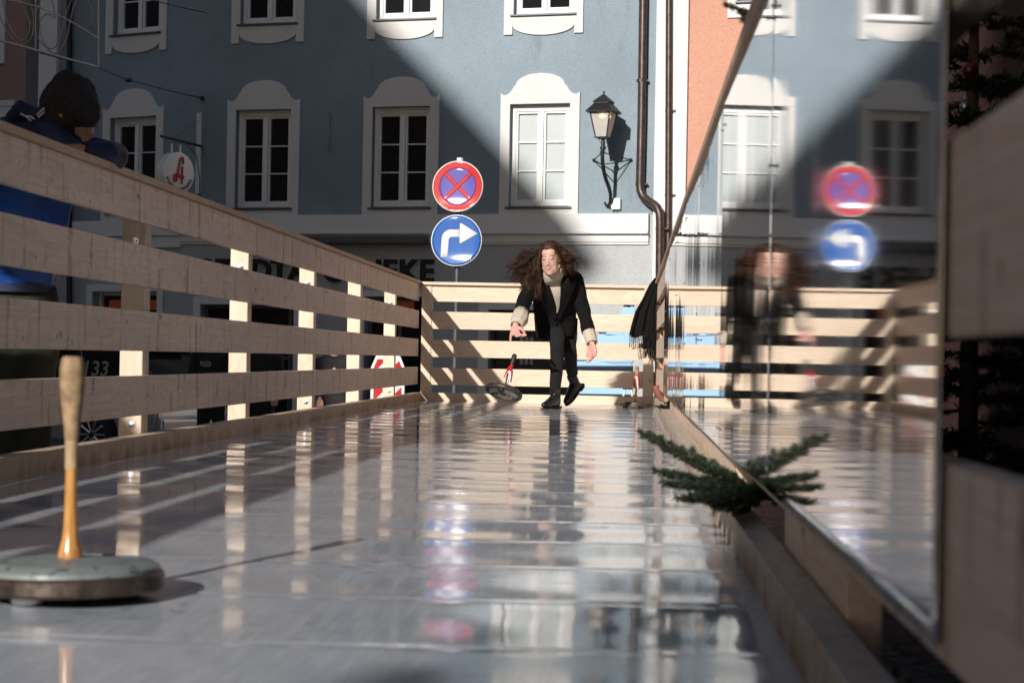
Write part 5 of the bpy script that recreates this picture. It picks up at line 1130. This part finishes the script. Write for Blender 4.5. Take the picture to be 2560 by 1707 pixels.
# ================================================================ FIR GREENERY
def fir(name, label, cat, P0, specs, nl=.020, seed=1, dens=900, group=None, nw=.0011):
    """specs: list of (start, end) twig lines; needles all round each twig"""
    rr = random.Random(seed); wdm = MB(); vs = []; fs = []
    for a, b_ in specs:
        a, b_ = V(a), V(b_); L = (b_ - a).length; n = max(3, int(L / .02)); sag = V((0, 0, -.03 * L))
        P = [lerp(a, b_, i / n) + sag * sin(pi * i / n) for i in range(n + 1)]; wdm.tube(P, [lerp(.0032, .0012, i / n) * (nl / .02) for i in range(n + 1)], 5)
        d = (b_ - a).normalized(); u = d.cross(V((0, 0, 1))).normalized(); v = u.cross(d)
        for i in range(int(L * dens)):
            t_ = rr.random() ** .9; p = lerp(a, b_, t_) + sag * sin(pi * t_); q_ = rr.uniform(0, 2 * pi); o_ = u * cos(q_) + v * sin(q_) * .7
            dd = (o_ * 1.0 + d * rr.uniform(.35, 1.0)).normalized(); w_ = dd.cross(V((rr.random(), rr.random(), rr.random()))).normalized(); l_ = nl * rr.uniform(.6, 1.1) * (1 - .3 * t_); k = len(vs)
            vs += [p - w_ * nw, p + w_ * nw, p + dd * l_ + w_ * nw * .4, p + dd * l_ - w_ * nw * .4]; fs.append((k, k + 1, k + 2, k + 3))
    root = thing(name, tuple(P0), label, cat, group); wdm.build('twigs', M['bark'], root, 60)
    me = bpy.data.meshes.new('needles'); me.from_pydata([tuple(q_) for q_ in vs], [], fs); me.update(); mk('needles', me, M['needle'], root, 0); return root
def spray(a, b_, n, ln, seed, up=.15):
    rr = random.Random(seed); a, b_ = V(a), V(b_); d = (b_ - a); s_ = [(a, b_)]; dn = d.normalized(); u = dn.cross(V((0, 0, 1))).normalized()
    for i in range(n):
        t_ = .12 + .8 * i / n; k = 1 if i % 2 else -1; p = lerp(a, b_, t_); l_ = ln * (1 - .65 * t_) * rr.uniform(.8, 1.15)
        e = p + (dn * .75 + u * k * .8 + V((0, 0, rr.uniform(-up, up)))).normalized() * l_; s_.append((p, e))
        if l_ > .09:
            for kk in (-1, 1): m_ = lerp(p, e, .5); s_.append((m_, m_ + ((e - p).normalized() + u * kk * .8).normalized() * l_ * .4))
    return s_
b0 = V((.272, 3.62, .115))
sp1 = spray(b0, at(1597, 1075, 3.75), 16, .10, 2, .08) + spray(b0, at(1640, 1176, 3.62), 14, .10, 3, .08) + spray(b0, at(1660, 1207, 3.42), 13, .09, 4, .08) + spray(b0, at(1715, 1247, 3.28), 12, .09, 6, .08) + spray(b0, at(1785, 1266, 3.16), 10, .08, 5, .08) + spray(b0, at(1735, 1150, 3.68), 9, .08, 8, .08) + spray(b0, at(1840, 1285, 3.2), 8, .06, 19, .06)
fir('fir_branch', 'dark fir branch poking out over the kerb from under the near mirror sheets', 'fir branch', b0, sp1, .016, 11, 2600, 'fir greenery along the right fence', .0014)
t0 = at(1905, 60, 3.55); t0.x = .30
fir('fir_branch', 'fir twig reaching over the top of the mirror fence near the upper right', 'fir branch', t0, spray(t0, at(1817, 12, 3.62), 5, .07, 9) + spray(t0, at(1850, 48, 3.6), 4, .05, 10), .016, 12, 1500, 'fir greenery along the right fence', .0014)
c0 = V((.262, 11.2, .06)); fir('fir_branch', 'small green fir tuft on the kerb beside the far end of the mirror', 'fir branch', c0, spray(c0, at(1652, 1012, 11.0), 5, .09, 13) + spray(c0, at(1668, 1032, 10.9), 5, .07, 14) + spray(c0, at(1672, 1003, 11.0), 4, .06, 15), .020, 13, 1600, 'fir greenery along the right fence', .0018)
c0 = V((.25, 12.3, at(1660, 820, 12.2).z)); fir('fir_branch', 'tiny fir sprig stuck between the boards left of the mirror', 'fir branch', c0, spray(c0, at(1648, 821, 12.2), 3, .03, 16), .014, 14, 1800, 'fir greenery along the right fence', .0018)
c0 = at(1702, 590, 6.6); c0.x = .25; fir('fir_branch', 'tiny fir sprig on the top edge of the mirror fence by the drainpipes', 'fir branch', c0, spray(c0, at(1686, 583, 6.6), 3, .02, 17), .012, 15, 1800, 'fir greenery along the right fence', .0014)
# brown curled leaf shape beside the kerb
LfM = simple('russet_leather', (.16, .05, .025), .55, var=.2, scale=30)
rows = []
for i in range(9):
    t_ = i / 8; cx, cy = lerp(1640, 1660, t_ ** 1.5), lerp(962, 1005, t_); w_ = 9 * sin(pi * (.18 + .80 * t_)) + 1.5
    rows.append([at(cx + w_ * sin(q_), cy + 2 * cos(q_), 12.95 - .02 * cos(q_)) for q_ in [lerp(-1.5, 1.5, k / 8) for k in range(9)]])
g = MB(); g.grid(rows); o = g.build('dried_leaf', LfM, None, 180, fix=False); m_ = o.modifiers.new('thick', 'SOLIDIFY'); m_.thickness = .006; tag(o, 'curled russet-brown leaf leaning at the far end of the right kerb', 'leaf')
# fir trees in front of the dark stall
def firtree(x, y, h_, r_, seed, label):
    rr = random.Random(seed); z0 = gz(y); sp = []
    for i in range(60):
        t_ = (i + .5) / 60; z = z0 + .25 + (h_ - .3) * t_; a = i * 2.399; L = r_ * (1 - t_) ** .8 + .08; p = V((x, y, z)); e = p + V((cos(a) * L, sin(a) * L, -.10 * L + .1 * rr.random())); sp += spray(p, e, 5, L * .55, seed + i, .2)
    root = fir('fir_tree', label, 'fir tree', (x, y, z0), sp, .034, seed, 420, 'fir trees beyond the right fence', .003)
    g = MB(); g.tube([(x, y, z0), (x, y, z0 + h_)], [.035, .006], 8); g.build('trunk', M['bark'], root, 60)
    return root
M['darkred'] = simple('dark_red_glass', (.10, .004, .005), .3)
firtree(.98, 5.0, 2.35, .62, 30, 'nearer dark fir tree with two ornaments beyond the right fence'); firtree(1.15, 3.2, 1.9, .6, 90, 'shorter dark fir tree just beyond the near right fence boards')
for px, py, D, r, mat, lb in ((2425, 178, 4.5, .022, 'darkred', 'dark red bauble hanging in the dark fir tree'), (2412, 268, 4.6, .014, 'steel', 'small glinting silver ornament in the dark fir tree')):
    g = MB(); p = at(px, py, D); g.ell(p, (r, r, r)); g.tube([p + V((0, 0, r)), p + V((0, 0, r + .02))], .004, 6); tag(g.build('bauble', M[mat], None, 90), lb, 'ornament')
